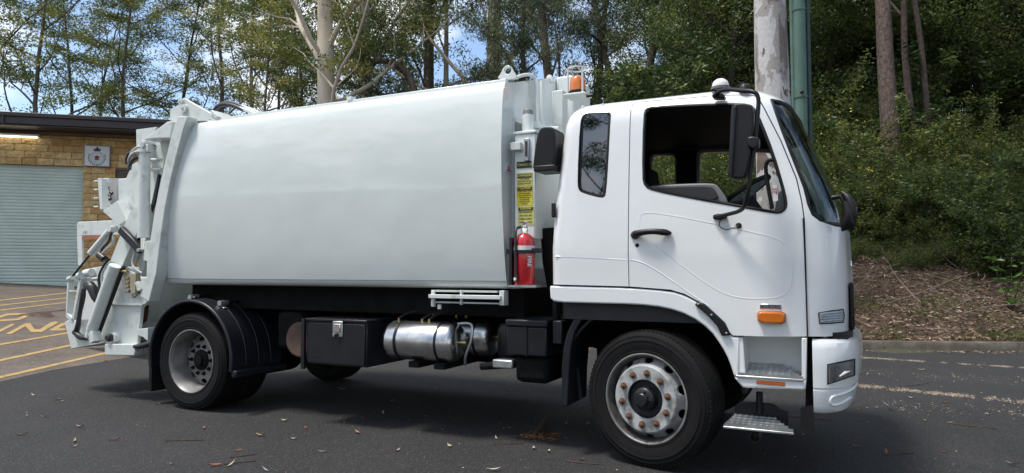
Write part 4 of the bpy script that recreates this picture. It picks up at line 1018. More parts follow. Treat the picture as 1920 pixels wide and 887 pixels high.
gx, gz = S(988.5, 281, .095); sg = MB().box(gx-.022, gx+.022, .078, .10, gz-.09, gz+.09).build('sight_gauge', STEEL, ht, bevel=.006)
MB().box(gx-.009, gx+.009, .072, .08, gz-.055, gz+.065).build('gauge_window', mat('gauge_dark_red', (.05,.02,.02), .2), sg)
hg = SS([(957,268),(976,266),(977,281),(958,282)], .06); MB().prism(hg, .05, .10).build('latch_bracket', PAINT_TAIL, ht, bevel=.004)
lab = []
def label(u0, v0, u1, v1, y, name, m, parent, head, lines, headm=INK, hm=YELLOWPALE, hs=.3, size=.02):
    xa, za = S(u0, v0, y); xb, zb = S(u1, v1, y)
    o = MB().box(xa, xb, y-.002, y+.006, zb, za).build(name, m, parent)
    W, H_ = xb-xa, za-zb
    if head:
        MB().box(xa+.006, xb-.006, y-.0035, y-.001, za-H_*hs, za-.006).build('label_heading_band', headm, o)
        text('label_heading', head, H_*hs*.72, hm, ((xa+xb)/2, y-.0045, za-H_*hs*.52), (1,0,0), (0,0,1), o, sx=min(1.2, W*.82/(H_*hs*.72*.62*len(head))), bold=.0005)
    for i, ln in enumerate(lines):
        zz = za - H_*(hs if head else .06) - (H_*(1-(hs if head else .06))-.006)*(i+.5)/len(lines); sz = H_*(1-hs)/len(lines)*.78
        text('label_line', ln, sz, INK if headm is INK else headm, ((xa+xb)/2, y-.0035, zz), (1,0,0), (0,0,1), o, sx=min(1.1, W*.88/(sz*.6*len(ln))))
    return o
y_l = .097
label(969, 304, 997, 314, y_l, 'oil_label', INK, ht, None, [], )
text('label_heading', 'HYDRAULIC OIL', .030, YELLOWPALE, (S(983,309,y_l)[0], y_l-.004, S(983,309,y_l)[1]), (1,0,0), (0,0,1), ht, sx=.66, bold=.0004)
label(969, 325, 998, 347, y_l, 'danger_label', YELLOWPALE, ht, 'DANGER', ['PTO DRIVE', 'MUST NOT BE ON', 'DURING TRANSIT'], hs=.40)
label(969, 350, 999, 385, y_l, 'caution_label', YELLOWLAB, ht, '! CAUTION', ['WORK PANEL WITH', 'PTO ENGAGED', 'ALWAYS RETURN TO', 'OFF POSITION', 'OTHERWISE', 'DAMAGE MAY', 'OCCUR'], hs=.22, hm=YELLOWLAB)
label(971, 388, 1001, 421, y_l, 'filter_label', YELLOWPALE, ht, 'OIL & FILTER CHANGE', ['FIRST CHANGE AFTER', '100 HOURS', 'THEN EVERY', '1000 HOURS'], hs=.22)
def strip_pt(u, v):   # point on the forward-facing edge strip of the body
    d = c_r*((u-960)/FPX) - c_u*((v-443.5)/FPX) + c_w; q = CAM + d*((XF+.002-CAM.x)/d.x); return q.y, q.z
ny0, nz1 = strip_pt(947.5, 305); ny1, nz0 = strip_pt(959, 326)
nl = MB().box(XF+.001, XF+.005, ny0, ny1, nz0, nz1).build('notice_label', LABELWHITE, fr)
text('label_line', 'NO', .026, INKRED, (XF+.006, (ny0+ny1)/2, nz1-.028), (0,1,0), (0,0,1), nl); text('label_line', 'STANDING', .020, INKRED, (XF+.006, (ny0+ny1)/2, nz1-.058), (0,1,0), (0,0,1), nl, sx=.9)
yy_ = (ny0+ny1)/2; MB().add([(XF+.0062, yy_-.016, nz0+.038), (XF+.0062, yy_+.016, nz0+.038), (XF+.0062, yy_, nz0+.012)], [(0,1,2)]).build('notice_arrow', INKRED, nl, smooth=0)
# pipes on the front wall
pA = smooth_poly([SP(968,146,.22), SP(975,142,.30), SP(992,139,.44), SP(1002,143,.52), SP(1007,156,.52), SP(1008,190,.50), SP(1008,238,.48)], 2, False)
MB().tube(pA, .015, 10).build('hydraulic_pipe', PAINT_BODY, fr, smooth=70)
MB().tube([SP(1016,152,.62), SP(1016,235,.60)], .020, 10).build('hydraulic_pipe', PAINT_BODY, fr, smooth=70)
for u, y in ((1008,.48),(1016,.60)): MB().tube([SP(u,228,y), SP(u,241,y)], .034, 6).build('pipe_nut', PAINT_BODY, fr)
MB().tube([SP(1012,240,.55), SP(1046,242,.62)], .024, 10).build('hydraulic_pipe', PAINT_BODY, fr, smooth=70)
# air intake on the rear of the cab
aip = smooth_poly(SS([(1001,314),(1008,262),(1014,243),(1024,238),(1038,239),(1044,248),(1043,290),(1040,318),(1003,319)], .02), 1)
ai = MB().prism(aip, -.01, .20).build('air_intake', BLACK, truck, bevel=.014, seg=3)
pxbox(1000, 1040, 311, 319, -.02, .20, 'intake_collar', BLACK, ai, bevel=.008)
MB().tube([(-.86,.30,1.72),(-.84,.30,1.45),(-.80,.35,1.2)], [.07,.07,.08], 14).build('intake_duct', GRIME, truck)
# beacon on its stand
bcx, bcz = S(1083, 178, .75); BY = .75
bc = empty('beacon', (0,0,0)); bc.parent = truck
MB().box(bcx-.10, bcx+.10, BY-.09, BY+.09, bcz-.02, bcz).build('stand', PAINT_TAIL, bc, bevel=.006)
MB().box(bcx-.22, bcx-.12, BY-.05, BY+.08, bcz-.35, bcz+.05).build('stand_post', PAINT_TAIL, bc, bevel=.01)
MB().lathe([(.075,.0),(.075,.03),(.066,.035)], (bcx,BY,bcz), 24, 'z').build('beacon_base', BLACK, bc)
MB().lathe([(.068,.03),(.066,.10),(.058,.145),(.03,.165),(0,.168)], (bcx,BY,bcz), 24, 'z').build('beacon_lens', AMBER, bc, smooth=60)
MB().lathe([(.086,.222),(.086,.234),(.080,.234),(.080,.222),(.086,.222)], (bcx,BY,bcz), 32, 'z').build('guard_ring', PAINT_TAIL, bc)
for a in (200, 320, 80): MB().tube([(bcx+.083*math.cos(R(a)),BY+.083*math.sin(R(a)),bcz),(bcx+.083*math.cos(R(a)),BY+.083*math.sin(R(a)),bcz+.228)], .009, 6).build('guard_post', PAINT_TAIL, bc)
MB().tube([SP(1100,180,.7), SP(1112,178,.7)], .016, 8).build('beacon_connector', BLACK, bc)

# ---- tailgate and hopper
tg = empty('tailgate', (0,0,0)); tg.parent = truck
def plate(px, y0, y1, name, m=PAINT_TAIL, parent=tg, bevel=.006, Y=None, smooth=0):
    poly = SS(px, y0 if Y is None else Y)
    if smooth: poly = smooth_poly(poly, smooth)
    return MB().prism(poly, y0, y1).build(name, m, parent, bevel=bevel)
def rod(pts, r_, name, m=PAINT_TAIL, parent=tg, n=14, k=0):
    P_ = [SP(*p) for p in pts]
    if k: P_ = smooth_poly(P_, k, False)
    return MB().tube(P_, r_, n).build(name, m, parent, smooth=50)
plate([(333,218),(352,218),(344,242),(331,291),(319,341),(309,391),(302,440),(298,470),(293,512),(279,566),(262,556),(268,540),(262,519),(274,520),(276,480),(283,440),(289,400),(295,368),(307,312),(320,259)], -.07, .06, 'hinge_post', bevel=.008)
plate([(318,226),(319,205),(335,196),(337,187),(345,183),(352,188),(394,211),(402,222),(395,226),(352,227),(335,232)], .10, .14, 'hinge_ear')
plate([(402,222),(392,208),(397,206),(410,219)], .08, .30, 'ear_gusset')
for u, v, rr in ((347,204,.045),(342,191,.03)):
    x, z = S(u, v, .10); MB().lathe([(0,-.02),(rr,-.02),(rr,0.03)], (x,.09,z), 18).build('hinge_pin', PAINT_TAIL, tg)
    MB().lathe([(0,-.028),(rr*.4,-.026),(rr*.45,-.02)], (x,.09,z), 12).build('pin_bolt', STEEL, tg)
plate([(268,262),(313,228),(323,227),(319,259),(290,260)], .02, 2.2, 'hood', bevel=.01)
plate([(255,243),(293,238),(285,262),(256,290)], 1.8, 1.84, 'far_hood_plate')
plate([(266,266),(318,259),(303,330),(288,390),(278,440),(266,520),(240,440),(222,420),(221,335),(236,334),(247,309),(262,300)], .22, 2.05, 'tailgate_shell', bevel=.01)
plate([(266,262),(272,262),(272,300),(264,300)], .10, .22, 'clevis')
rod([(281,300,.15),(303,300,.15)], .02, 'cross_pipe'); rod([(280,318,.18),(303,318,.18)], .022, 'cross_pipe')
plate([(281,395),(296,325),(299,328),(290,380),(283,400)], .19, .21, 'painted_shadow_strip', BLACK, bevel=0)  # black strip stands in for a shadow on the tailgate shell
# light box and brackets
lbx = plate([(183,334),(190,334),(193,393),(187,393)], .10, .17, 'light_box', bevel=.004)
plate([(190,335),(221,334),(220,378),(193,393)], .30, .32, 'light_box_back', mat('painted_shade_grey', (.36,.37,.36), .6, var=.1), bevel=0)  # mid grey puts the recess shade into the plate colour
plate([(194,334),(203,334),(203,343),(195,343)], .16, .19, 'light_box_tab', bevel=.003)
for v in (340,356,372,388):
    rod([(177,v,.2),(184,v-.5,.2)], .010, 'peg', n=8)
rod([(205,350,.27),(197,358,.25),(198,370,.25),(206,375,.25),(209,362,.25),(203,352,.25)], .007, 'light_wiring', HOSE, n=6, k=2)
rod([(202,372,.26),(205,385,.22),(218,393,.2),(223,396,.2)], .006, 'light_wiring', HOSEWHITE, n=6, k=2)
for u, v in ((199,364),(204,371),(207,360)): rod([(u,v,.25),(u+3,v+3,.25)], .018, 'wiring_plug', HOSE, n=8)
plate([(192,396),(220,376),(222,380),(236,413),(223,423)], .08, .20, 'corner_brace', bevel=.005)
# big lift cylinder
cy_ = rod([(271,283,.02),(269.5,440,.02)], .058, 'lift_cylinder', n=28)
rod([(271,281,.02),(271,287,.02)], .064, 'cylinder_head', parent=cy_, n=28); rod([(269.6,424,.02),(269.4,446,.02)], .063, 'cylinder_gland', parent=cy_, n=28)
rod([(269.4,446,.02),(269,468,.02)], .034, 'cylinder_rod', CHROME, cy_)
plate([(267,270),(276,270),(277,285),(266,285)], -.01, .06, 'cylinder_eye', parent=cy_)
x, z = S(271, 273, 0); MB().lathe([(0,-.03),(.03,-.03),(.03,.12)], (x,.0,z), 14).build('cylinder_pin', STEEL, cy_)
plate([(273,452),(289,450),(292,470),(283,492),(268,488),(270,470)], -.06, .06, 'cylinder_foot', bevel=.006)
rod([(270,330,-.02),(277,328,.15)], .02, 'cylinder_port')
# arms
plate([(243,397),(262,380),(264,402),(262,425),(229,499),(206,490)], .06, .20, 'pack_arm', bevel=.006)
pd = MB().bar(SP(227,430,.02), SP(265,470,.02), .085, .06).build('black_damper', BLACKSAT, tg, bevel=.012)
x, z = S(263, 469, -.01); MB().lathe([(0,-.02),(.02,-.02),(.02,.03)], (x,-.02,z), 12).build('damper_pin', STEEL, pd)
MB().bar(SP(240,426,.12), SP(262,450,.12), .06, .05).build('black_damper', BLACKSAT, tg, bevel=.01)
lc = rod([(216,498,.0),(173,618,.0)], .062, 'sweep_cylinder', n=28)
rod([(174,614,.0),(168,632,.0)], .048, 'cylinder_end', parent=lc, n=20)
plate([(165,625),(171,621),(176,640),(168,645)], -.06, .04, 'cylinder_eye', parent=lc)
MB().bar(SP(232,500,.05), SP(184,628,.05), .03, .03).build('dark_slot_line', BLACKSAT, tg)  # dark slot line drawn as a black bar
uc = rod([(208,432,.10),(171,475,.10)], .042, 'lifter_cylinder', n=22); rod([(171,475,.10),(137,517,.10)], .013, 'cylinder_rod', BLACKSAT, uc, n=10)
x, z = S(209, 429, .08); MB().lathe([(0,-.03),(.036,-.03),(.036,.06)], (x,.08,z), 14).build('cylinder_pin', PAINT_TAIL, uc)
rod([(136,520,.10),(129,524,.10)], .03, 'rod_eye', parent=uc, n=12)
# lower hopper side and rave
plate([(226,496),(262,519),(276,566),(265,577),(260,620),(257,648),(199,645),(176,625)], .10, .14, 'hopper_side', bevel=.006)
plate([(207,569),(266,570),(266,573),(205,572)], .07, .12, 'side_stiffener', bevel=.002)
plate([(260,577),(274,572),(270,602),(260,610)], .18, .22, 'rear_reflector', mat('dark_amber_lens', (.07, .03, .008), .4, var=.4), bevel=.004)  # dark brown lens with a trace of amber
plate([(257,617),(277,615),(277,640),(268,632),(257,628)], .06, .3, 'side_bracket', bevel=.004)
plate([(150,515),(240,500),(262,560),(258,645),(200,643),(150,632)], 1.9, 2.0, 'far_hopper_side', bevel=.006)
plate([(222,500),(262,520),(260,640),(240,645),(225,600)], .2, 1.9, 'hopper_floor', bevel=.01)
plate([(196,645),(252,646),(253,660),(251,667),(196,666)], .02, .5, 'foot_block', bevel=.008)
x, z = S(212, 633, .05); MB().lathe([(0,-.03),(.05,-.03),(.055,-.02),(.055,.1)], (x,.07,z), 20).build('pipe_stub', PAINT_TAIL, tg); MB().lathe([(0,-.07),(.03,-.07),(.042,-.05),(.042,-.02)], (x-.02,.06,z), 14).build('wrapped_coupling', HOSE, tg)
rod([(252,650,.02),(264,649,.02),(285,643,.04)], [.02,.03,.032], 'coupling', HOSE, n=12)
rod([(256,652,.02),(260,664,.0),(267,662,.0),(270,652,.02)], .004, 'coupling_chain', HOSE, n=5, k=2)
# bin lifter
lf = empty('bin_lifter', (0,0,0)); lf.parent = truck
for (a, b, w_) in (((133,524),(130,592),.030),((156,521),(141,602),.045),((131,526),(157,521),.05),((130,590),(142,602),.05),((135,546),(150,546),.02)):
    MB().bar(SP(*a,.15), SP(*b,.15), w_, .07).build('lifter_bar', PAINT_TAIL, lf, bevel=.005)
plate([(121,604),(137,597),(141,601),(150,632),(200,642),(133,654)], .12, .16, 'lip_side', parent=lf, bevel=.005)
plate([(121,604),(128,600),(137,650),(133,654)], .163, 2.05, 'rear_lip', parent=lf, bevel=.006)
plate([(139,645),(198,637),(199,641),(140,651)], .166, 2.04, 'lip_floor', parent=lf, bevel=.004)
plate([(158,505),(204,497),(206,527),(156,527)], .25, .32, 'lifter_plate', parent=lf)
rod([(160,513,.2),(172,511,.2)], .045, 'pivot', parent=lf, n=16); rod([(148,517,.12),(152,517,.12)], .04, 'pivot', parent=lf, n=14)
rod([(157,525,.2),(205,520,.2)], .018, 'lifter_link', parent=lf); plate([(172,540),(200,560),(205,600),(170,598)], .6, .64, 'lifter_back', parent=lf, m=PAINT_TAIL)
rod([(157,541,.1),(155,560,.1),(149,590,.1),(146,615,.1),(140,626,.1)], [.022,.030,.022,.032,.024], 'wrapped_hose', HOSE, lf, n=12, k=1)
rod([(140,622,.1),(150,632,.1),(163,634,.1)], [.032,.034,.02], 'wrapped_hose', HOSE, lf, n=12, k=1)
rod([(160,535,.16),(172,536,.16),(178,556,.16),(182,566,.16)], [.03,.058,.045,.022], 'hose_boot', HOSE, lf, n=14, k=1)
rod([(183,566,.1),(188,545,.1),(184,520,.1),(196,495,.1),(205,487,.1)], .016, 'lifter_hose', HOSE, lf, n=8, k=2)
rod([(188,566,.08),(192,540,.08),(190,515,.08),(200,497,.08),(208,490,.08)], .012, 'lifter_hose', HOSEWHITE, lf, n=8, k=2)
rod([(212,442,.06),(213,458,.06),(195,470,.06),(186,485,.06),(196,490,.06)], .012, 'lifter_hose', HOSEWHITE, lf, n=8, k=2)
rod([(209,436,.06),(204,455,.06),(190,466,.06),(190,484,.06),(200,488,.06)], .014, 'lifter_hose', HOSE, lf, n=8, k=2)
rod([(186,478,.06),(196,486,.06)], .04, 'hose_union', HOSE, lf, n=10)
# control valve and pump handle
cv = plate([(243,514),(254,512),(254,550),(246,552),(243,540)], .04, .10, 'valve_block', BEIGE, tg, bevel=.006)
for v in (522, 530, 538, 546): rod([(237,v,.05),(243,v,.05)], .016, 'valve_fitting', BRASS, cv, n=8)
rod([(228,508,.05),(238,510,.05)], .018, 'valve_fitting', BRASS, cv, n=8)
rod([(247,552,.04),(250,560,.02),(258,552,.02),(266,540,.04)], .006, 'valve_wire', HOSE, cv, n=6, k=2)
rod([(256,465,.04),(247,490,.03),(250,502,.02),(266,512,.04)], .010, 'valve_wire', HOSEWHITE, cv, n=6, k=2)
plate([(252,530),(258,527),(262,536),(265,542),(261,546),(256,545),(255,537)], -.02, .05, 'release_hook', parent=tg, bevel=.005)
# hoses
rod([(271,276,.0),(258,275,-.04),(247,284,-.04),(243,298,-.02),(244,312,.05)], .014, 'tail_hose', HOSEWHITE, n=8, k=2)
rod([(268,286,.0),(255,284,-.06),(245,291,-.06),(241,302,-.04),(240,308,.05)], .016, 'tail_hose', HOSEWHITE, n=8, k=2)
rod([(243,286,-.03),(238,296,-.03),(238,306,.0)], .02, 'tail_hose', HOSE, n=8, k=2)
rod([(264,296,.0),(252,297,-.05),(245,306,-.04),(243,317,.02)], .018, 'tail_hose', HOSE, n=8, k=2)
for dx, dv, yy in ((0,0,.35),(6,4,.45),(-4,3,.3)):
    rod([(402+dx,214+dv,yy),(408+dx,199+dv,yy),(422+dx,192+dv,yy),(440+dx,194+dv,yy),(462+dx,204+dv,yy)], .022, 'roof_hose', HOSE, n=10, k=2)
    rod([(445+dx,197+dv,yy),(470+dx,205+dv,yy),(486+dx,212+dv,yy)], .020, 'hose_end', PAINT_TAIL, n=10)
# far guard frame with stripe
gf = empty('rear_guard', (0,0,0)); gf.parent = truck
plate([(144,420),(147,416),(236,412),(236,440),(144,442)], 2.0, 2.03, 'guard_panel', PAINT_TAIL, gf, bevel=.006)
plate([(144,442),(153,442),(155,498),(146,498)], 2.0, 2.03, 'guard_leg', PAINT_TAIL, gf, bevel=.004)
plate([(155,443),(200,440),(200,446),(155,449)], 2.0, 2.02, 'guard_stripe', mat('faded_red_stripe', (.36,.13,.08), .6), gf, bevel=0)
text('guard_plate_print', 'E-81', .06, INK, (S(160,436,1.99)[0], 1.985, S(160,436,1.99)[1]), (1,0,0), (0,0,1), gf)

# ---- fire extinguisher hangs in its bracket: a thing of its own
brk = empty('extinguisher_bracket', (0,0,0)); brk.parent = truck
EXX, EXY = S(980,480,.0)[0], .03
ez0 = S(982,533,EXY)[1]; ez1 = S(980,437,EXY)[1]
MB().box(EXX-.10, EXX-.078, -.03, .10, ez0-.01, ez0+.36).build('bracket_back', BLACKSAT, brk)
MB().box(EXX-.10, EXX+.13, -.05, .10, ez0-.022, ez0-.006).build('bracket_shelf', STEEL, brk)
MB().lathe([(.083,ez0+.235),(.087,ez0+.235),(.087,ez0+.262),(.083,ez0+.262)], (EXX,EXY,0), 28, 'z').build('bracket_strap', BLACKSAT, brk)
MB().box(EXX-.13, EXX-.07, -.02, .03, ez0+.23, ez0+.27).build('strap_buckle', BLACKSAT, brk)
MB().box(EXX+.07, EXX+.14, .0, .06, ez0+.24, ez0+.275).build('strap_end', BLACKSAT, brk)
ex = empty('fire_extinguisher', (EXX, EXY, ez0-.005), 'red fire extinguisher strapped upright between the white body and the cab', 'extinguisher')
h = ez1-ez0
MB().lathe([(0,.0),(.074,.0),(.080,.012),(.080,h-.07),(.070,h-.03),(.045,h-.006),(.024,h+.005),(.022,h+.03)], (0,0,0), 32, 'z').build('cylinder', RED, ex, smooth=45)
MB().lathe([(.0805,h-.155),(.0812,h-.155),(.0812,h-.095),(.0805,h-.095)], (0,0,0), 32, 'z').build('white_band', LABELWHITE, ex)
MB().lathe([(.028,h+.0),(.028,h+.03),(.020,h+.04),(.020,h+.07),(0,h+.07)], (0,0,0), 16, 'z').build('valve', CHROME, ex)
MB().bar((-.01,0,h+.07), (.05,-.06,h+.085), .016, .022).build('lever', STEEL, ex, bevel=.003); MB().bar((-.01,0,h+.05), (.05,-.06,h+.045), .014, .022).build('carry_handle', STEEL, ex, bevel=.003)
hz_ = smooth_poly([(-.02,-.02,h+.05),(-.045,-.06,h+.04),(-.035,-.086,h-.03),(-.030,-.090,h-.18),(-.028,-.092,h-.32)], 2, False)
MB().tube(hz_, .011, 8).build('discharge_hose', HOSE, ex, smooth=70); MB().tube([(-.028,-.092,h-.31),(-.028,-.092,h-.37)], [.013,.018], 10).build('nozzle', HOSE, ex)
MB().lathe([(0,-.012),(.020,-.012),(.020,0)], (.02,-.028,h+.03), 14).build('pressure_gauge', CHROME, ex)
text('print', 'FIRE', .045, LABELWHITE, (.066, -.0500, h-.215), (0,0,-1), (.60,.80,0), ex, bold=.001)
MB().tube([(-.03,-.0955,h-.34),(-.03,-.0975,h-.36)], .014, 8).build('hose_tag', LABELWHITE, ex)
# ================================================================== VEGETATION
def leaf_mesh(name, C, Dr, Ln, Wd, tint, m, rs, curl=.12):
    """C centres, Dr unit directions (leaf axis): one bent four-corner blade per leaf"""
    n = len(C); side = np.cross(Dr, rs.normal(size=(n, 3))); side /= np.linalg.norm(side, axis=1, keepdims=True)+1e-9
    nrm = np.cross(side, Dr)
    L_ = Ln[:, None]; W_ = Wd[:, None]
    v = np.empty((n, 4, 3), np.float32)
    v[:, 0] = C - Dr*L_*.5; v[:, 1] = C + side*W_*.5 - Dr*L_*.05 + nrm*L_*curl*.5; v[:, 2] = C + Dr*L_*.5 ; v[:, 3] = C - side*W_*.5 - Dr*L_*.05 + nrm*L_*curl*.5
    me = bpy.data.meshes.new(name); me.vertices.add(n*4); me.vertices.foreach_set('co', v.ravel())
    me.loops.add(n*4); me.loops.foreach_set('vertex_index', np.arange(n*4, dtype=np.int32))
    me.polygons.add(n); me.polygons.foreach_set('loop_start', np.arange(0, n*4, 4, dtype=np.int32))
    me.update(calc_edges=True)
    at = me.attributes.new('tint', 'FLOAT', 'POINT'); at.data.foreach_set('value', np.repeat(tint.astype(np.float32), 4))
    me.materials.append(m); return me
def cluster_leaves(cents, rs, per, rad, flat, ln, wd, droop, tj=.22):
    cents = np.array(cents); K = len(cents)
    ct = rs.beta(1.1, 1.4, K)  # per-clump tint: leaf colour varies, with sunlit and dark clumps painted in
    idx = np.repeat(np.arange(K), per); n = len(idx)
    d = rs.normal(size=(n, 3)); d /= np.linalg.norm(d, axis=1, keepdims=True); rr = rs.uniform(0, 1, n)**.45
    sc = rs.uniform(.7, 1.3, K)[idx]*rad
    P_ = cents[idx] + d*rr[:, None]*sc[:, None]*np.array([1, 1, flat])
    D = rs.normal(size=(n, 3)); D[:, 2] = D[:, 2]*.6 - droop; D /= np.linalg.norm(D, axis=1, keepdims=True)
    return P_, D, rs.uniform(.7, 1.3, n)*ln, rs.uniform(.7, 1.3, n)*wd, np.clip(ct[idx] + rs.normal(size=n)*tj, 0, 1)
def path(rng, p, d, length, n, wob, up):
    pts = [Vector(p)]; d = Vector(d).normalized()
    for i in range(n):
        d = (d + Vector((rng.gauss(0, wob), rng.gauss(0, wob), rng.gauss(0, wob)*.6+up))).normalized()
        pts.append(pts[-1]+d*(length/n))
    return pts, d
def make_tree(seed, h, r0, bark, leafm, lean=(0, 0), z0=.3, nb=9, blen=.28, sub=4, per=130, crad=1.0, flat=.5, ln=.20, wd=.06, droop=.5, trunk_top=.95, wob=.05, elev=(20, 60), name='gum_tree', forks=None, epi=0):
    rng = random.Random(seed); rs = np.random.RandomState(seed)
    root = empty(name, (0, 0, 0)); br = MB(); tips = []
    nseg = 14; tp = [Vector((0, 0, -.6))]; d = Vector((lean[0], lean[1], 1)).normalized()
    for i in range(nseg):
        d = (d + Vector((rng.gauss(0, wob), rng.gauss(0, wob), .03))).normalized(); tp.append(tp[-1]+d*(h*trunk_top/nseg))
    tr_ = [r0*(1-.80*(i/nseg)**1.1)*(1.25 if i == 0 else 1) for i in range(nseg+1)]
    br.tube(tp, tr_, 14)
    def at(t):
        f = t*nseg; i = min(nseg-1, int(f)); return tp[i].lerp(tp[i+1], f-i), tr_[i]+(tr_[i+1]-tr_[i])*(f-i)
    az = rng.uniform(0, 6.28)
    specs = []
    for i in range(nb):
        t = z0+(1-z0)*(i+rng.uniform(-.3, .3))/nb; t = min(.99, max(.1, t)); az += 2.4+rng.gauss(0, .4)
        specs.append((t, az, R(rng.uniform(*elev)), h*blen*(1.15-.55*t)*rng.uniform(.75, 1.25)))
    for t, a, e, l in (forks or []): specs.append((t, a, e, l))
    for t, a, e, l in specs:
        p, rr = at(t); dv = Vector((math.cos(a)*math.cos(e), math.sin(a)*math.cos(e), math.sin(e)))
        pts, dl = path(rng, p, dv, l, 7, .16, .03); rb_ = min(rr*.55, .015+l*.012)
        br.tube(pts, [rb_*(1-.8*i/7) for i in range(8)], 7)
        for s_ in range(sub):
            k = rng.randint(2, 7); q = pts[k]; dd = (dl + Vector((rng.gauss(0, .8), rng.gauss(0, .8), rng.gauss(.05, .4)))).normalized()
            l2 = l*rng.uniform(.25, .5); p2, d2 = path(rng, q, dd, l2, 4, .2, .02)
            br.tube(p2, [max(.008, rb_*.4*(1-.75*i/4)) for i in range(5)], 5, caps=False); tips += [p2[-1], p2[2]]
        tips.append(pts[-1])
    tips.append(tp[-1])
    for i in range(epi):
        p, rr = at(rng.uniform(z0*.5, .8)); tips.append(p+Vector((rng.gauss(0, .5), rng.gauss(0, .5), 0)))
    br.build('trunk', bark, root, smooth=50, recalc=False)
    P_, D, Ls, Ws, T = cluster_leaves(tips, rs, per, crad, flat, ln, wd, droop)
    me = leaf_mesh('crown', P_, D, Ls, Ws, T, leafm, rs)
    o = bpy.data.objects.new('crown', me); COL.objects.link(o); o.parent = root
    return root
def put(root, px, Z, label, group=None, rz=0, sc=1.0, z=None, first=False, cat='tree', name=None):
    o = root if first else copy_tree(root)
    x, y = place(px, Z); o.location = (x, y, ground_z(x, y) if z is None else z); o.rotation_euler.z = rz; o.scale = (sc,)*3
    tag(o, label, cat, group); return o
G1 = 'trees beyond the station roof'; G2 = 'gum trees behind the compactor body'; G3 = 'forest trees above the bank'
# left group
tA = make_tree(11, 21, .17, BARK_GREY, LEAF_OLIVE, z0=.28, nb=12, blen=.30, sub=5, per=115, crad=.78, flat=.5, ln=.19, wd=.066, droop=.3)
tB = make_tree(12, 20, .15, BARK_DARK, LEAF_GREEN, z0=.25, nb=12, blen=.32, sub=5, per=112, crad=.78, flat=.48, ln=.185, wd=.064, droop=.4, lean=(.08, 0))
tC = make_tree(13, 22, .46, BARK_PALE, LEAF_OLIVE, z0=.30, nb=11, blen=.30, sub=4, per=150, crad=.85, flat=.6, ln=.22, wd=.058, droop=.6, forks=[(.42, 2.6, R(55), 8), (.45, 5.6, R(60), 7.5)])
tD = make_tree(14, 20, .30, BARK_GREY, LEAF_BLUE, z0=.22, nb=13, blen=.26, sub=4, per=150, crad=.75, flat=.9, ln=.25, wd=.055, droop=1.1)
tE = make_tree(15, 17, .20, BARK_DARK, LEAF_DARK, z0=.10, nb=20, blen=.30, sub=5, per=190, crad=1.0, flat=.7, ln=.17, wd=.070, droop=.5)
LA = 'slender olive-leaved tree with many thin stems beyond the station roof'
first = True
spec = [(tA,70,38,.3,1.0),(tB,130,44,2.1,1.0),(tA,235,42,1.9,.95),(tB,-20,36,4.0,1.0),(tB,330,46,5.3,1.05),(tA,395,40,3.6,1.0),(tB,180,56,.9,1.1)]
used = set(); ORD = ['leftmost','second from the left','third from the left','fourth from the left','fifth from the left','sixth from the left','seventh from the left','eighth from the left','ninth from the left']
rank = {s[1]: i for i, s in enumerate(sorted(spec, key=lambda s: s[1]))}
for t, px, Z, rz, sc in spec:
    put(t, px, Z, 'slender olive-leaved tree beyond the station roof, '+ORD[rank[px]], G1, rz, sc, first=id(t) not in used); used.add(id(t))
LB = 'pale-trunked gum tree standing behind the compactor body'
put(tC, 612, 25, 'pale forked gum tree behind the middle of the compactor body', G2, .4, 1.0, first=True)
put(tC, 692, 31, 'pale gum trunk just right of the forked one behind the compactor body', G2, 2.2, 1.05)
tF = make_tree(21, 22, .38, BARK_GREY, LEAF_GREEN, z0=.30, nb=9, blen=.26, sub=4, per=130, crad=.8, flat=.65, ln=.22, wd=.055, droop=.8, wob=.015)
put(tF, 803, 31, 'thick straight grey-brown gum trunk behind the compactor body', G2, 1.2, 1.0, first=True)
tF2 = make_tree(22, 20, .20, BARK_PALE, LEAF_OLIVE, z0=.5, nb=7, blen=.22, sub=4, per=90, crad=1.0, flat=.6, ln=.23, wd=.055, droop=.8, wob=.01)
put(tF2, 823, 31.5, 'thin pale gum stem beside the thick straight trunk', G2, .2, 1.0, first=True)
tG = make_tree(23, 21, .48, BARK_PALE, LEAF_BLUE, z0=.42, nb=9, blen=.26, sub=5, per=100, crad=1.0, flat=.8, ln=.26, wd=.05, droop=1.1, wob=.012, forks=[(.34, math.pi-R(-12)+.0, R(50), 9), (.36, math.pi+.7, R(20), 6.5)])
put(tG, 920, 29, 'thick gum trunk with a leaning limb behind the lifting lug', G2, 0, 1.0, first=True)
for px, Z, rz, sc, t in ((520,44,1.0,1.0,tB),(470,36,2.4,.9,tA),(560,40,3.9,1.0,tB),(745,40,5.0,.9,tA),(500,30,2.0,.62,tA)):
    put(t, px, Z, 'leafy green tree in the row behind the compactor body, '+ORD[sorted([520,470,560,745,500]).index(px)], 'leafy trees between the gum trunks', rz, sc, first=id(t) not in used); used.add(id(t))
put(tD, 1030, 24, 'blue-green gum with long drooping leaves behind the beacon', None, .5, .72, first=True)
for px, Z, rz, sc in ((975,27,2.9,.62),(1120,36,4.0,.9)):
    put(tD, px, Z, 'drooping blue-green gum '+('left of the beacon' if px < 1000 else 'right of the beacon above the cab quarter window'), 'drooping gums behind the cab roof', rz, sc)
tH = make_tree(24, 20, .22, BARK_DARK, LEAF_GREEN, z0=.35, nb=11, blen=.25, sub=4, per=110, crad=1.0, flat=.8, ln=.24, wd=.055, droop=1.0)
put(tH, 1208, 30, 'dark-stemmed gum above the cab door', None, 0, 1.0, first=True); put(tH, 1165, 33, 'thin dark-stemmed gum above the cab quarter window', None, 2.0, .95)
def img_pt(u, v, Z): return CAM + c_r*((u-960)/FPX*Z) + c_w0*Z + Vector((0, 0, (508-v)/FPX*Z))
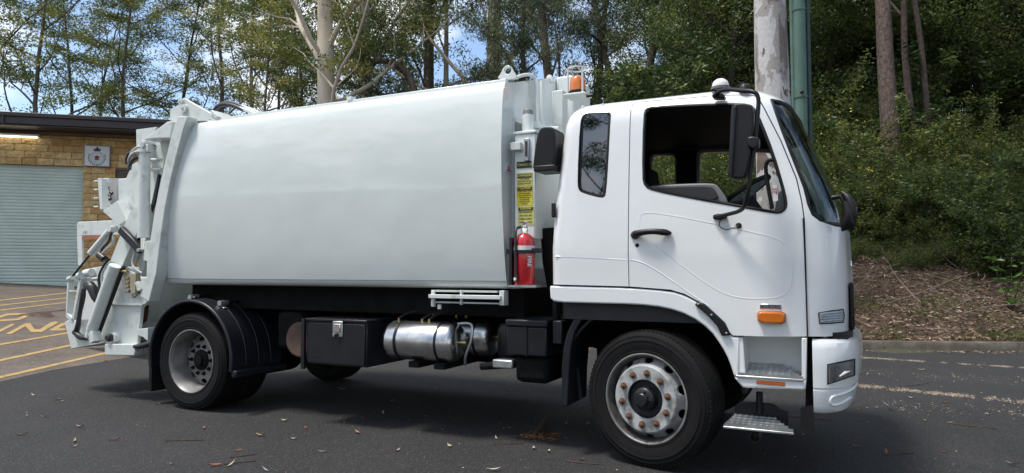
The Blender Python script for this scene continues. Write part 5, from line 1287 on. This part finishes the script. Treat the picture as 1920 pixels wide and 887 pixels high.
def limb_tree(px, Z, r0, label, seed, leafm, twigs=5):
    pts = [tuple(img_pt(u, v_, Z)) for u, v_ in px]; base = Vector(pts[0]); x, y = base.x, base.y; z0_ = ground_z(x, y)
    root = empty('leaning_gum_tree', (x, y, z0_), label, 'tree'); off = Vector((x, y, z0_))
    loc = [Vector((0, 0, -.5))] + [Vector(p)-off for p in smooth_poly(pts, 2, False)]
    mb = MB().tube(loc, [r0*(1-.75*i/len(loc)) for i in range(len(loc))], 10); rng = random.Random(seed); tips = []
    for i in range(twigs*3):
        q = loc[rng.randint(len(loc)//3, len(loc)-1)]; p2, _ = path(rng, q, (rng.gauss(0,1), rng.gauss(0,1), rng.gauss(.6,.5)), rng.uniform(1,2.6), 5, .18, .03); mb.tube(p2, [.035,.028,.022,.016,.012,.008], 5, caps=False); tips += [p2[-1], p2[3]]
    mb.build('trunk', BARK_GREY, root, smooth=50, recalc=False); rs = np.random.RandomState(seed)
    P_, D, Ls, Ws, T = cluster_leaves([tuple(t) for t in tips], rs, 60, .65, .5, .19, .06, .4); o = bpy.data.objects.new('crown', leaf_mesh('crown', P_, D, Ls, Ws, T, leafm, rs)); COL.objects.link(o); o.parent = root
limb_tree([(778,185),(770,150),(752,122),(722,108),(692,112),(665,128),(640,150),(615,160)], 27, .17, 'leaning gum with a limb arching left over the compactor body', 91, LEAF_GREEN)
limb_tree([(735,185),(700,168),(660,155),(600,140),(560,120),(520,112)], 30, .12, 'low gum with a long flat limb behind the compactor body', 92, LEAF_OLIVE, 6)
# forest on the bank to the right
LE_ = 'dense dark forest tree standing up the shaded bank'
rr_ = random.Random(8)
for px, Z, sc in ((1290,27,.72),(1370,24,.70),(1340,34,.95),(1440,30,.9),(1545,26,.8),(1600,31,.95),(1650,27,.8),(1705,34,1.0),(1770,27,.85),(1830,24,.8),(1900,25,.85),(1960,22,.8),(1870,33,1.05),(1800,40,1.2),(1520,40,1.2),(1620,45,1.3),(1420,44,1.2),(1720,46,1.3),(1930,40,1.2),(1270,42,1.05),(2010,32,1.0)):
    put(tE, px, Z, LE_, G3, rr_.uniform(0, 6.28), sc, first=id(tE) not in used); used.add(id(tE))
for px, Z, sc in ((2120,22,.9),(2260,18,.8),(2420,20,.95),(2650,19,.9)):
    put(tE, px, Z, 'dense forest tree along the kerb beyond the right edge', 'forest trees beyond the right edge', rr_.uniform(0, 6.28), sc)
for x, y, rz, sc, t in ((-9,-27,.3,.9,tB),(-16,-24,2.2,.85,tA),(-2,-31,4.0,1.0,tB),(8,-29,1.1,.95,tA),(-26,-20,3.0,.95,tA),(17,-3,.4,1.0,tE),(22,4,2.4,1.1,tE),(15,-11,4.4,.95,tE)):
    o = copy_tree(t); o.location = (x, y, rise(x)-.05); o.rotation_euler.z = rz; o.scale = (sc,)*3; tag(o, 'unseen tall gum behind the viewer, added for reflections', 'tree', 'unseen trees added for reflections')  # unseen trees, put here for reflections in glass and paint
for i in range(13):
    x = -52+i*7.2+rr_.uniform(-2,2); y = -40+rr_.uniform(-5,5); o = copy_tree(tE); o.location = (x, y, rise(x)-.05); o.rotation_euler.z = rr_.uniform(0,6.28); sc = rr_.uniform(.7,1.05); o.scale = (sc,)*3
    tag(o, 'dense unseen tree in a far row behind the viewer, added for reflections', 'tree', 'unseen far tree row added for reflections')  # unseen row, added to break up the horizon reflected in the body
# named trunks on the right
def bare_trunk(seed, h, r0, bark, lean, name, wob=.02, forks=None, nb=5, per=60, leafm=LEAF_DARK):
    return make_tree(seed, h, r0, bark, leafm, lean=lean, z0=.55, nb=nb, blen=.2, sub=3, per=per, crad=.9, flat=.7, ln=.18, wd=.06, wob=wob, forks=forks, name=name)
put(bare_trunk(31, 19, .29, BARK_ROUGH, (-.03, .0), 'bush_tree', .02), 1683, 20, 'rough brown tree trunk, thickest of the three on the bank', None, 0, 1, first=True)
put(bare_trunk(32, 17, .125, BARK_ROUGH, (-.05, .02), 'bush_tree', .03, forks=[(.42, 2.6, R(70), 5)]), 1733, 20.5, 'thin forked trunk in the middle of the three on the bank', None, 0, 1, first=True)
put(bare_trunk(33, 17, .11, BARK_ROUGH, (-.02, .02), 'bush_tree', .02), 1758, 21, 'slim straight trunk, rightmost of the three on the bank', None, 0, 1, first=True)
put(bare_trunk(34, 20, .30, BARK_DARK, (.0, .02), 'bush_tree', .02), 1888, 25, 'dark broad trunk in the deep shade at the right edge', None, 0, 1, first=True)
# big spotted gum by the pole
SPOT = bpy.data.materials.new('spotted_gum_bark'); SPOT.use_nodes = True; nt = SPOT.node_tree; b = nt.nodes['Principled BSDF']; b.inputs['Roughness'].default_value = .85
t_ = N(nt, 'ShaderNodeTexCoord'); mp_ = N(nt, 'ShaderNodeMapping'); mp_.inputs['Scale'].default_value = (1.6, 1.6, .75)
n1 = N(nt, 'ShaderNodeTexNoise'); n1.inputs['Scale'].default_value = 1.25; n1.inputs['Detail'].default_value = 5; n1.inputs['Roughness'].default_value = .55; n1.inputs['Distortion'].default_value = .6
r1 = N(nt, 'ShaderNodeValToRGB'); r1.color_ramp.interpolation = 'CONSTANT'; e = r1.color_ramp.elements; e[0].position = 0; e[0].color = (.19, .13, .11, 1); e[1].position = .43; e[1].color = (.66, .645, .635, 1)
e.new(.535).color = (.42, .39, .37, 1); e.new(.61).color = (.24, .20, .18, 1)
n2 = N(nt, 'ShaderNodeTexNoise'); n2.inputs['Scale'].default_value = 14; n2.inputs['Detail'].default_value = 6
mx_ = N(nt, 'ShaderNodeMix', data_type='RGBA', blend_type='MULTIPLY'); mx_.inputs['Factor'].default_value = .5
bp__ = N(nt, 'ShaderNodeBump'); bp__.inputs['Strength'].default_value = .5; bp__.inputs['Distance'].default_value = .03
K = nt.links.new; K(t_.outputs['Object'], mp_.inputs[0]); K(mp_.outputs[0], n1.inputs['Vector']); K(t_.outputs['Object'], n2.inputs['Vector']); K(n1.outputs['Fac'], r1.inputs['Fac']); K(r1.outputs[0], mx_.inputs['A']); K(n2.outputs['Fac'], mx_.inputs['B']); K(mx_.outputs['Result'], b.inputs['Base Color']); K(n1.outputs['Fac'], bp__.inputs['Height']); K(bp__.outputs[0], b.inputs['Normal'])
b_mul = mx_
put(make_tree(41, 24, .40, SPOT, LEAF_GREEN, z0=.62, nb=7, blen=.2, sub=4, per=110, crad=1.1, flat=.6, ln=.22, wd=.06, wob=.006, name='spotted_gum_tree'), 1458, 13.8, 'thick spotted gum trunk with peeling patches right behind the cab', None, .9, 1, first=True)
# green steel pole
px_, py_ = place(1508, 15.2); gz = ground_z(px_, py_)
pole = empty('utility_pole', (px_, py_, gz), 'green painted steel pole right beside the spotted gum trunk', 'pole')
GREENP = mat('green_pole_paint', (.085, .16, .13), .5, var=.12, scale=4); GREEND = mat('dark_green_conduit', (.028, .055, .055), .5, var=.15)
MB().lathe([(.135,-.5),(.135,12),(0,12)], (0,0,0), 24, 'z').build('shaft', GREENP, pole); MB().lathe([(.055,-.5),(.055,10),(0,10)], (.17,.06,0), 14, 'z').build('conduit', GREEND, pole); MB().lathe([(.05,-.5),(.05,11),(0,11)], (-.155,.03,0), 12, 'z').build('conduit', GREENP, pole)
for z_ in (2.2, 4.2, 6.2, 8.0): MB().lathe([(.137,z_),(.150,z_),(.150,z_+.05),(.137,z_+.05)], (0,0,0), 24, 'z').build('band', GREENP, pole)
MB().tube([(.0,-.14,4.3),(.06,-.16,4.32)], .03, 8).build('cleat', BLACK, pole)

# ---- shrubs on the bank
def make_shrub(seed, h, w_, leafm, n, ln, wd, flowers=0, name='flowering_shrub', stems=14, droop=-.2, flat=1.0):
    rng = random.Random(seed); rs = np.random.RandomState(seed); root = empty(name, (0,0,0)); st = MB(); tips = []
    for i in range(stems):
        a = rng.uniform(0, 6.28); e = R(rng.uniform(35, 85)); l = h*rng.uniform(.7, 1.15)
        pts, dl = path(rng, (rng.gauss(0,.12), rng.gauss(0,.12), -.1), (math.cos(a)*math.cos(e)*w_/h*1.2, math.sin(a)*math.cos(e)*w_/h*1.2, math.sin(e)), l, 6, .14, .02)
        st.tube(pts, [.016*(1-.8*k/6) for k in range(7)], 5, caps=False)
        tips += pts[1:]
        for s_ in range(4):
            q = pts[rng.randint(2, 6)]; p2, _ = path(rng, q, (rng.gauss(0,1), rng.gauss(0,1), rng.gauss(.5,.5)), l*.3, 3, .2, .05); st.tube(p2, [.007,.006,.004,.003], 4, caps=False); tips += p2[1:]
    st.build('stems', BARK_DARK, root, smooth=50, recalc=False)
    P_, D, Ls, Ws, T = cluster_leaves([tuple(t) for t in tips], rs, max(1, n//len(tips)), .17, flat, ln, wd, droop)
    o = bpy.data.objects.new('foliage', leaf_mesh('foliage', P_, D, Ls, Ws, T, leafm, rs)); COL.objects.link(o); o.parent = root
    if flowers:
        top = sorted(tips, key=lambda p: -p.z)[:len(tips)*2//3]; cs = np.array([tuple(top[rs.randint(len(top))]) for _ in range(flowers)]) + rs.normal(size=(flowers, 3))*.2
        cs = np.repeat(cs, 4, axis=0)+rs.normal(size=(flowers*4, 3))*.016; m_ = len(cs); D = rs.normal(size=(m_, 3)); D /= np.linalg.norm(D, axis=1, keepdims=True)
        o = bpy.data.objects.new('flowers', leaf_mesh('flowers', cs, D, np.full(m_, .042), np.full(m_, .036), np.full(m_, .5), FLOWER, rs)); COL.objects.link(o); o.parent = root; o['kind'] = 'stuff'
    return root
LEAF_YEL = leafmat('yellow_green_shrub_leaves', (.065, .095, .024), (.14, .18, .04), (.27, .28, .08), trans=.45)
sA = make_shrub(51, 1.9, 1.1, LEAF_SHRUB, 9000, .075, .022, flowers=40); sB = make_shrub(52, 1.6, 1.2, LEAF_SHRUB, 8500, .08, .022, flowers=22)
sC = make_shrub(53, 1.3, 1.3, LEAF_DARK, 7000, .09, .035, name='bank_shrub'); sD = make_shrub(54, 2.4, 1.3, LEAF_GREEN, 8500, .12, .045, name='tall_bank_shrub')
sE = make_shrub(55, .9, 1.0, LEAF_SHRUB, 3500, .07, .018, name='low_bank_shrub', stems=18)
sF = make_shrub(56, 1.8, 1.0, LEAF_YEL, 6000, .10, .030, flowers=14, stems=11)
rs_ = random.Random(77); seen = set()
def bank_at(px, d):          # photo column and metres beyond the kerb
    for i in range(4000):
        Z = 8+i*.02; x, y = place(px, Z)
        if kd(x, y) >= d: return x, y
    return x, y
def plant(t, px, d, label, group, sc, rz=None):
    x, y = bank_at(px, d); o = t if id(t) not in seen else copy_tree(t); seen.add(id(t))
    o.location = (x, y, ground_z(x, y)-.05); o.rotation_euler = (rs_.gauss(0,.08), rs_.gauss(0,.08), rs_.uniform(0, 6.28)); o.scale = (sc*rs_.uniform(.9,1.15), sc*rs_.uniform(.9,1.15), sc)
    tag(o, label, 'shrub', group)
for d, n_, s0 in ((5.7,13,.75),(6.5,15,1.0),(7.6,16,1.15),(8.9,15,1.3),(10.4,12,1.45)):
    for i in range(n_):
        px = 1190+ (i+rs_.uniform(-.35,.35))*(760/n_)
        q_ = rs_.random(); t = sA if q_ < .42 else sB if q_ < .72 else sF
        plant(t, px, d+rs_.gauss(0,.35), *{id(sA): ('dense upright green shrub dotted with yellow flowers on the bank', 'dense yellow-flowering shrubs along the bank'), id(sB): ('spreading green shrub with a few yellow flowers on the bank', 'spreading shrubs along the bank'), id(sF): ('loose yellow-green shrub with larger leaves on the bank', 'yellow-green shrubs along the bank')}[id(t)], s0*rs_.uniform(.7,1.25))
for i in range(16):
    plant(sE, 1570+i*25+rs_.uniform(-12,12), 4.2+rs_.uniform(0,1.1)+.3*math.sin(i), 'low scrubby shrub at the foot of the flowering bushes', 'low shrubs above the leaf litter', rs_.uniform(.5,.95))
for i in range(16):
    plant(sC, 1200+i*50+rs_.uniform(-20,20), 10.5+rs_.uniform(-1,2), 'broad dark-leaved shrub under the forest trees', 'dark shrubs under the forest trees', rs_.uniform(1.2,1.9))
for i in range(22):
    plant(sD, 1180+i*37+rs_.uniform(-20,20), 12.5+rs_.uniform(-1,6), 'tall green shrub filling the forest edge', 'tall shrubs at the forest edge', rs_.uniform(1.1,1.8))
plant(sC, 1905, 4.0, 'dark bush with shaded leaves at the right edge', None, 1.3); plant(sD, 1845, 5.0, 'tall leafy bush right of the slim trunk', None, 1.0); plant(sD, 1600, 10, 'pale-leaved tall bush beside the green pole', None, 1.3)
# bright sapling
rs2 = np.random.RandomState(5); sx, sy = bank_at(1893, 1.9); sp_ = empty('sapling', (sx, sy, ground_z(sx, sy)), 'bright green broad-leaved sapling at the right edge of the bank', 'sapling')
stm = MB(); cs = []; ds = []
for i in range(6):
    a = i*1.3; pts = [Vector((.06*math.cos(a)*k*(1+.3*i/6), .06*math.sin(a)*k, .24*k*(1-.05*i))) for k in range(6)]; stm.tube(pts, [.008,.007,.006,.005,.004,.003], 5)
    for k in range(1, 6):
        for s_ in range(5):
            dv = rs2.normal(size=3); dv[2] = abs(dv[2])*.2-.25; dv /= np.linalg.norm(dv); cs.append(np.array(pts[k])+dv*.07); ds.append(dv)
stm.build('stem', BARK_DARK, sp_, smooth=50)
for q, (c_, d_) in enumerate(zip(cs, ds)): pass
me_s = leaf_mesh('leaves', np.array(cs), np.array(ds), rs2.uniform(.11,.17,len(cs)), rs2.uniform(.045,.065,len(cs)), rs2.uniform(0,1,len(cs)), LEAF_BRIGHT, rs2)
o = bpy.data.objects.new('leaves', me_s); COL.objects.link(o); o.parent = sp_

# ---- leaf litter, grass (uncountable)
def scatter(name, n, seed, amax, amin, dmax, m, ln, wd, lift, power=1.3, upright=False, clump=None):
    rs = np.random.RandomState(seed); C = []; D = []
    if clump: cc = np.stack([rs.uniform(amin, amax, clump), .25+rs.uniform(0, 1, clump)**power*dmax], 1)
    for i in range(n):
        if clump:
            c = cc[rs.randint(clump)]; a, d = c[0]+rs.normal()*.28, max(.2, c[1]+rs.normal()*.16)
        else: a, d = rs.uniform(amin, amax), .19+rs.uniform()**power*dmax
        p = KP+KD*a+KN*d; z = ground_z(p.x, p.y)+.05*math.sin(p.x*1.9+p.y*.7)*min(1,d)+.04*math.sin(p.x*.8-p.y*2.3)*min(1,d)
        C.append((p.x, p.y, z+lift+rs.uniform(0,.05)*(0 if upright else 1)))
        v = rs.normal(size=3); v[2] = (abs(v[2])+1.3) if upright else v[2]*.28; D.append(v/np.linalg.norm(v))
    C = np.array(C); D = np.array(D)
    me = leaf_mesh(name, C, D, rs.uniform(.6,1.4,n)*ln, rs.uniform(.7,1.3,n)*wd, np.clip(rs.normal(.5,.27,n),0,1), m, rs, curl=.25)
    o = bpy.data.objects.new(name, me); COL.objects.link(o); o['kind'] = 'stuff'; return o
o = scatter('leaf_litter', 26000, 61, 9.5, -5, 6.5, LITTER, .11, .026, .015); tag(o, 'brown fallen leaves covering the bank behind the kerb', 'leaf litter')
o = scatter('grass', 9000, 62, 9.5, -5, 2.2, GRASSM, .13, .009, .05, upright=True, clump=70); tag(o, 'short green grass tufts growing behind the kerb', 'grass')
o = scatter('weeds', 2600, 63, 9.5, -5, 3.2, LEAF_SHRUB, .06, .022, .10, upright=False, clump=40); tag(o, 'small green weeds scattered through the leaf litter', 'weeds')
# dead sticks lying in the scrub
for i in range(26):
    px, d = rs_.uniform(1560, 1915), rs_.uniform(.9, 4.2); x, y = bank_at(px, d); z = ground_z(x, y)+rs_.uniform(.05,.25); l = rs_.uniform(.5,1.5); a = rs_.uniform(0,6.28); up = rs_.uniform(.0,.7)
    pts, _ = path(rs_, (0,0,0), (math.cos(a), math.sin(a), up), l, 6, .12, 0)
    o = MB().tube(pts, [.012*(1-.7*k/6) for k in range(7)], 5).build('dead_stick', mat('pale_dead_wood', (.19,.15,.12), .9, var=.3, scale=9), None, smooth=50); o.location = (x, y, z); tag(o, 'thin dead stick lying in the scrub on the bank', 'stick', 'dead sticks on the bank')
# ---- debris on the road
def road_leaf_mesh(kind):
    n = 6; mb = MB(); l, w_ = (.10, .022) if kind < 2 else (.06, .03)
    for i in range(n+1):
        t = i/n; ww = w_*math.sin(math.pi*min(.98, max(.04, t)))*.5; zc = .004+.014*(2*t-1)**2*(1 if kind != 1 else .3); xx = l*(t-.5); yy = .012*math.sin(t*2.2) if kind != 2 else 0
        mb.v += [(xx, yy-ww, zc+.006), (xx, yy, zc), (xx, yy+ww, zc+.006)]
    mb.f = [(3*i+a, 3*i+a+1, 3*i+a+4, 3*i+a+3) for i in range(n) for a in (0, 1)]
    me = bpy.data.meshes.new('fallen_leaf'); me.from_pydata(mb.v, [], mb.f); return me
lm_ = []
for kd_, m in ((0, DRYLEAF), (1, DRYRED), (2, PALELEAF), (0, PALELEAF)):
    me = road_leaf_mesh(kd_); me.materials.append(m); me.polygons.foreach_set('use_smooth', [True]*len(me.polygons)); lm_.append(me)
spots = [(39,816,0),(49,781,3),(82,783,3),(115,753,2),(152,801,0),(143,828,0),(213,825,1),(140,838,3),(108,750,3),(384,803,1),(572,803,1),(532,790,2),(550,824,2),(490,818,0),(448,845,1),(405,872,1),(322,871,2),(495,882,3),(435,873,3),(745,846,2),(720,776,3),(672,811,1),(828,807,1),(957,803,1),(1043,816,1),(1001,842,2),(1028,847,2),(1062,795,2),(1090,863,1),(927,884,3),(842,837,2),(1103,796,3),(932,822,3),(1774,755,1),(1708,747,2),(1770,848,1),(1606,838,3),(1779,793,3),(1852,778,3),(1736,790,2),(1728,694,3),(1672,770,2),(198,677,1),(105,650,0),(60,681,3),(64,742,3),(1900,872,0),(1660,848,1),(700,690,3),(735,752,2),(604,848,3),(640,730,3)]
rl = random.Random(9)
for u, v, k in spots:
    p = on_ground(u, v, .006); o = bpy.data.objects.new('fallen_leaf', lm_[k]); COL.objects.link(o); o.location = (p.x, p.y, rise(p.x)+.006+(.004 if p.x < -8.3 else 0)); o.rotation_euler = (rl.gauss(0,.15), rl.gauss(0,.15), rl.uniform(0,6.28)); s_ = rl.uniform(.55,1.05); o.scale = (s_,s_,s_)
    kind_ = ('tan curled', 'reddish brown', 'small pale', 'pale narrow')[k]
    tag(o, kind_ + ' dry gum leaf lying on the pavement', 'leaf', kind_ + ' leaves on the pavement')
p0, p1 = on_ground(1002, 818), on_ground(1027, 790)
tw = [Vector((p0.x, p0.y, .018)), Vector(((p0.x*.55+p1.x*.45)+.01, p0.y*.55+p1.y*.45, .03)), Vector((p0.x*.2+p1.x*.8, p0.y*.2+p1.y*.8, .035)), Vector((p1.x, p1.y, .045))]
o = MB().tube(smooth_poly([tuple(t) for t in tw], 2, False), [.016,.018,.018,.017,.016], 10).build('broken_branch', TWIGM, None, smooth=60); tag(o, 'short thick broken branch lying on the road before the front wheel', 'branch')
for u, v, l, a in ((310,829,.30,.2),(1560,790,.5,2.7),(1870,805,.35,2.5),(1655,855,.28,.1),(925,834,.25,.05),(1060,865,.28,-.6),(420,873,.22,.5),(620,735,.3,.6),(1700,725,.5,.35),(430,860,.2,.3)):
    p = on_ground(u, v); an = TH+a; pts, _ = path(rl, (0,0,.006), (math.cos(an), math.sin(an), .02), l, 6, .12, 0); pts = [Vector((q.x, q.y, .006)) for q in pts]
    o = MB().tube(pts, [.004]*7, 5).build('twig', TWIGM, None, smooth=50); o.location = (p.x, p.y, rise(p.x)); tag(o, 'thin dark twig lying on the asphalt', 'twig', 'thin twigs on the road')
def flecks(name, pts, m, ln, wd, seed, label, cat):
    rs = np.random.RandomState(seed); n = len(pts); C = np.array([(x, y, rise(x)+.008) for x, y in pts]); D = rs.normal(size=(n,3)); D[:,2] *= .05; D /= np.linalg.norm(D, axis=1, keepdims=True)
    side_n = n; me = leaf_mesh(name, C, D, rs.uniform(.4,1.5,n)*ln, rs.uniform(.5,1.4,n)*wd, np.clip(rs.normal(.6,.25,n),0,1), m, rs, curl=.05)
    o = bpy.data.objects.new(name, me); COL.objects.link(o); o['kind'] = 'stuff'; tag(o, label, cat)
rs3 = np.random.RandomState(71); pts = []
for i in range(900):
    u = rs3.uniform(40, 1915); v = 720+rs3.uniform()**.8*165; p = on_ground(u, v) if False else None
for i in range(1300):
    x, y = rs3.uniform(-9, 7), rs3.uniform(-3.5, 8.4)
    if kd(x, y) < -.1: pts.append((x, y))
flecks('road_grit', pts, DRYLEAF, .018, .008, 72, 'fine pale grit and leaf flecks scattered over the asphalt', 'debris')
pts = []
for (a, b, n_, w_) in (((1612,671),(1925,691),2600,.05),((1600,723),(1925,756),3200,.065),((1612,700),(1925,716),200,.2),((1600,762),(1925,775),250,.15)):
    pa, pb = on_ground(*a), on_ground(*b); t = (pb-pa).normalized(); nn = Vector((-t.y, t.x)); ce = rs3.uniform(0, 1, 40)
    for i in range(n_):
        s_ = np.clip(ce[rs3.randint(40)]+rs3.normal()*.015, 0, 1.05); q = pa+(pb-pa)*s_+nn*(rs3.normal()*w_); pts.append((q.x, q.y))
flecks('gutter_debris', pts, mat('pale_debris', (.36,.30,.23), .9, var=.3), .020, .007, 73, 'pale streaks of windblown debris along the road', 'debris')
pts = [(p0.x+.06+rs3.normal()*.09, p0.y-.02+rs3.normal()*.06) for i in range(160)]
flecks('bark_crumbs', pts, mat('orange_bark_crumbs', (.20,.10,.045), .9, var=.4), .035, .014, 74, 'orange brown bark crumbs around the broken branch', 'debris')
pts = [(KP+KD*rs3.uniform(-5,9.5)-KN*abs(rs3.normal()*.12)).to_tuple() for i in range(900)]
flecks('gutter_leaves', pts, LITTER, .08, .022, 75, 'dry brown leaves collected along the kerb foot', 'leaf litter')
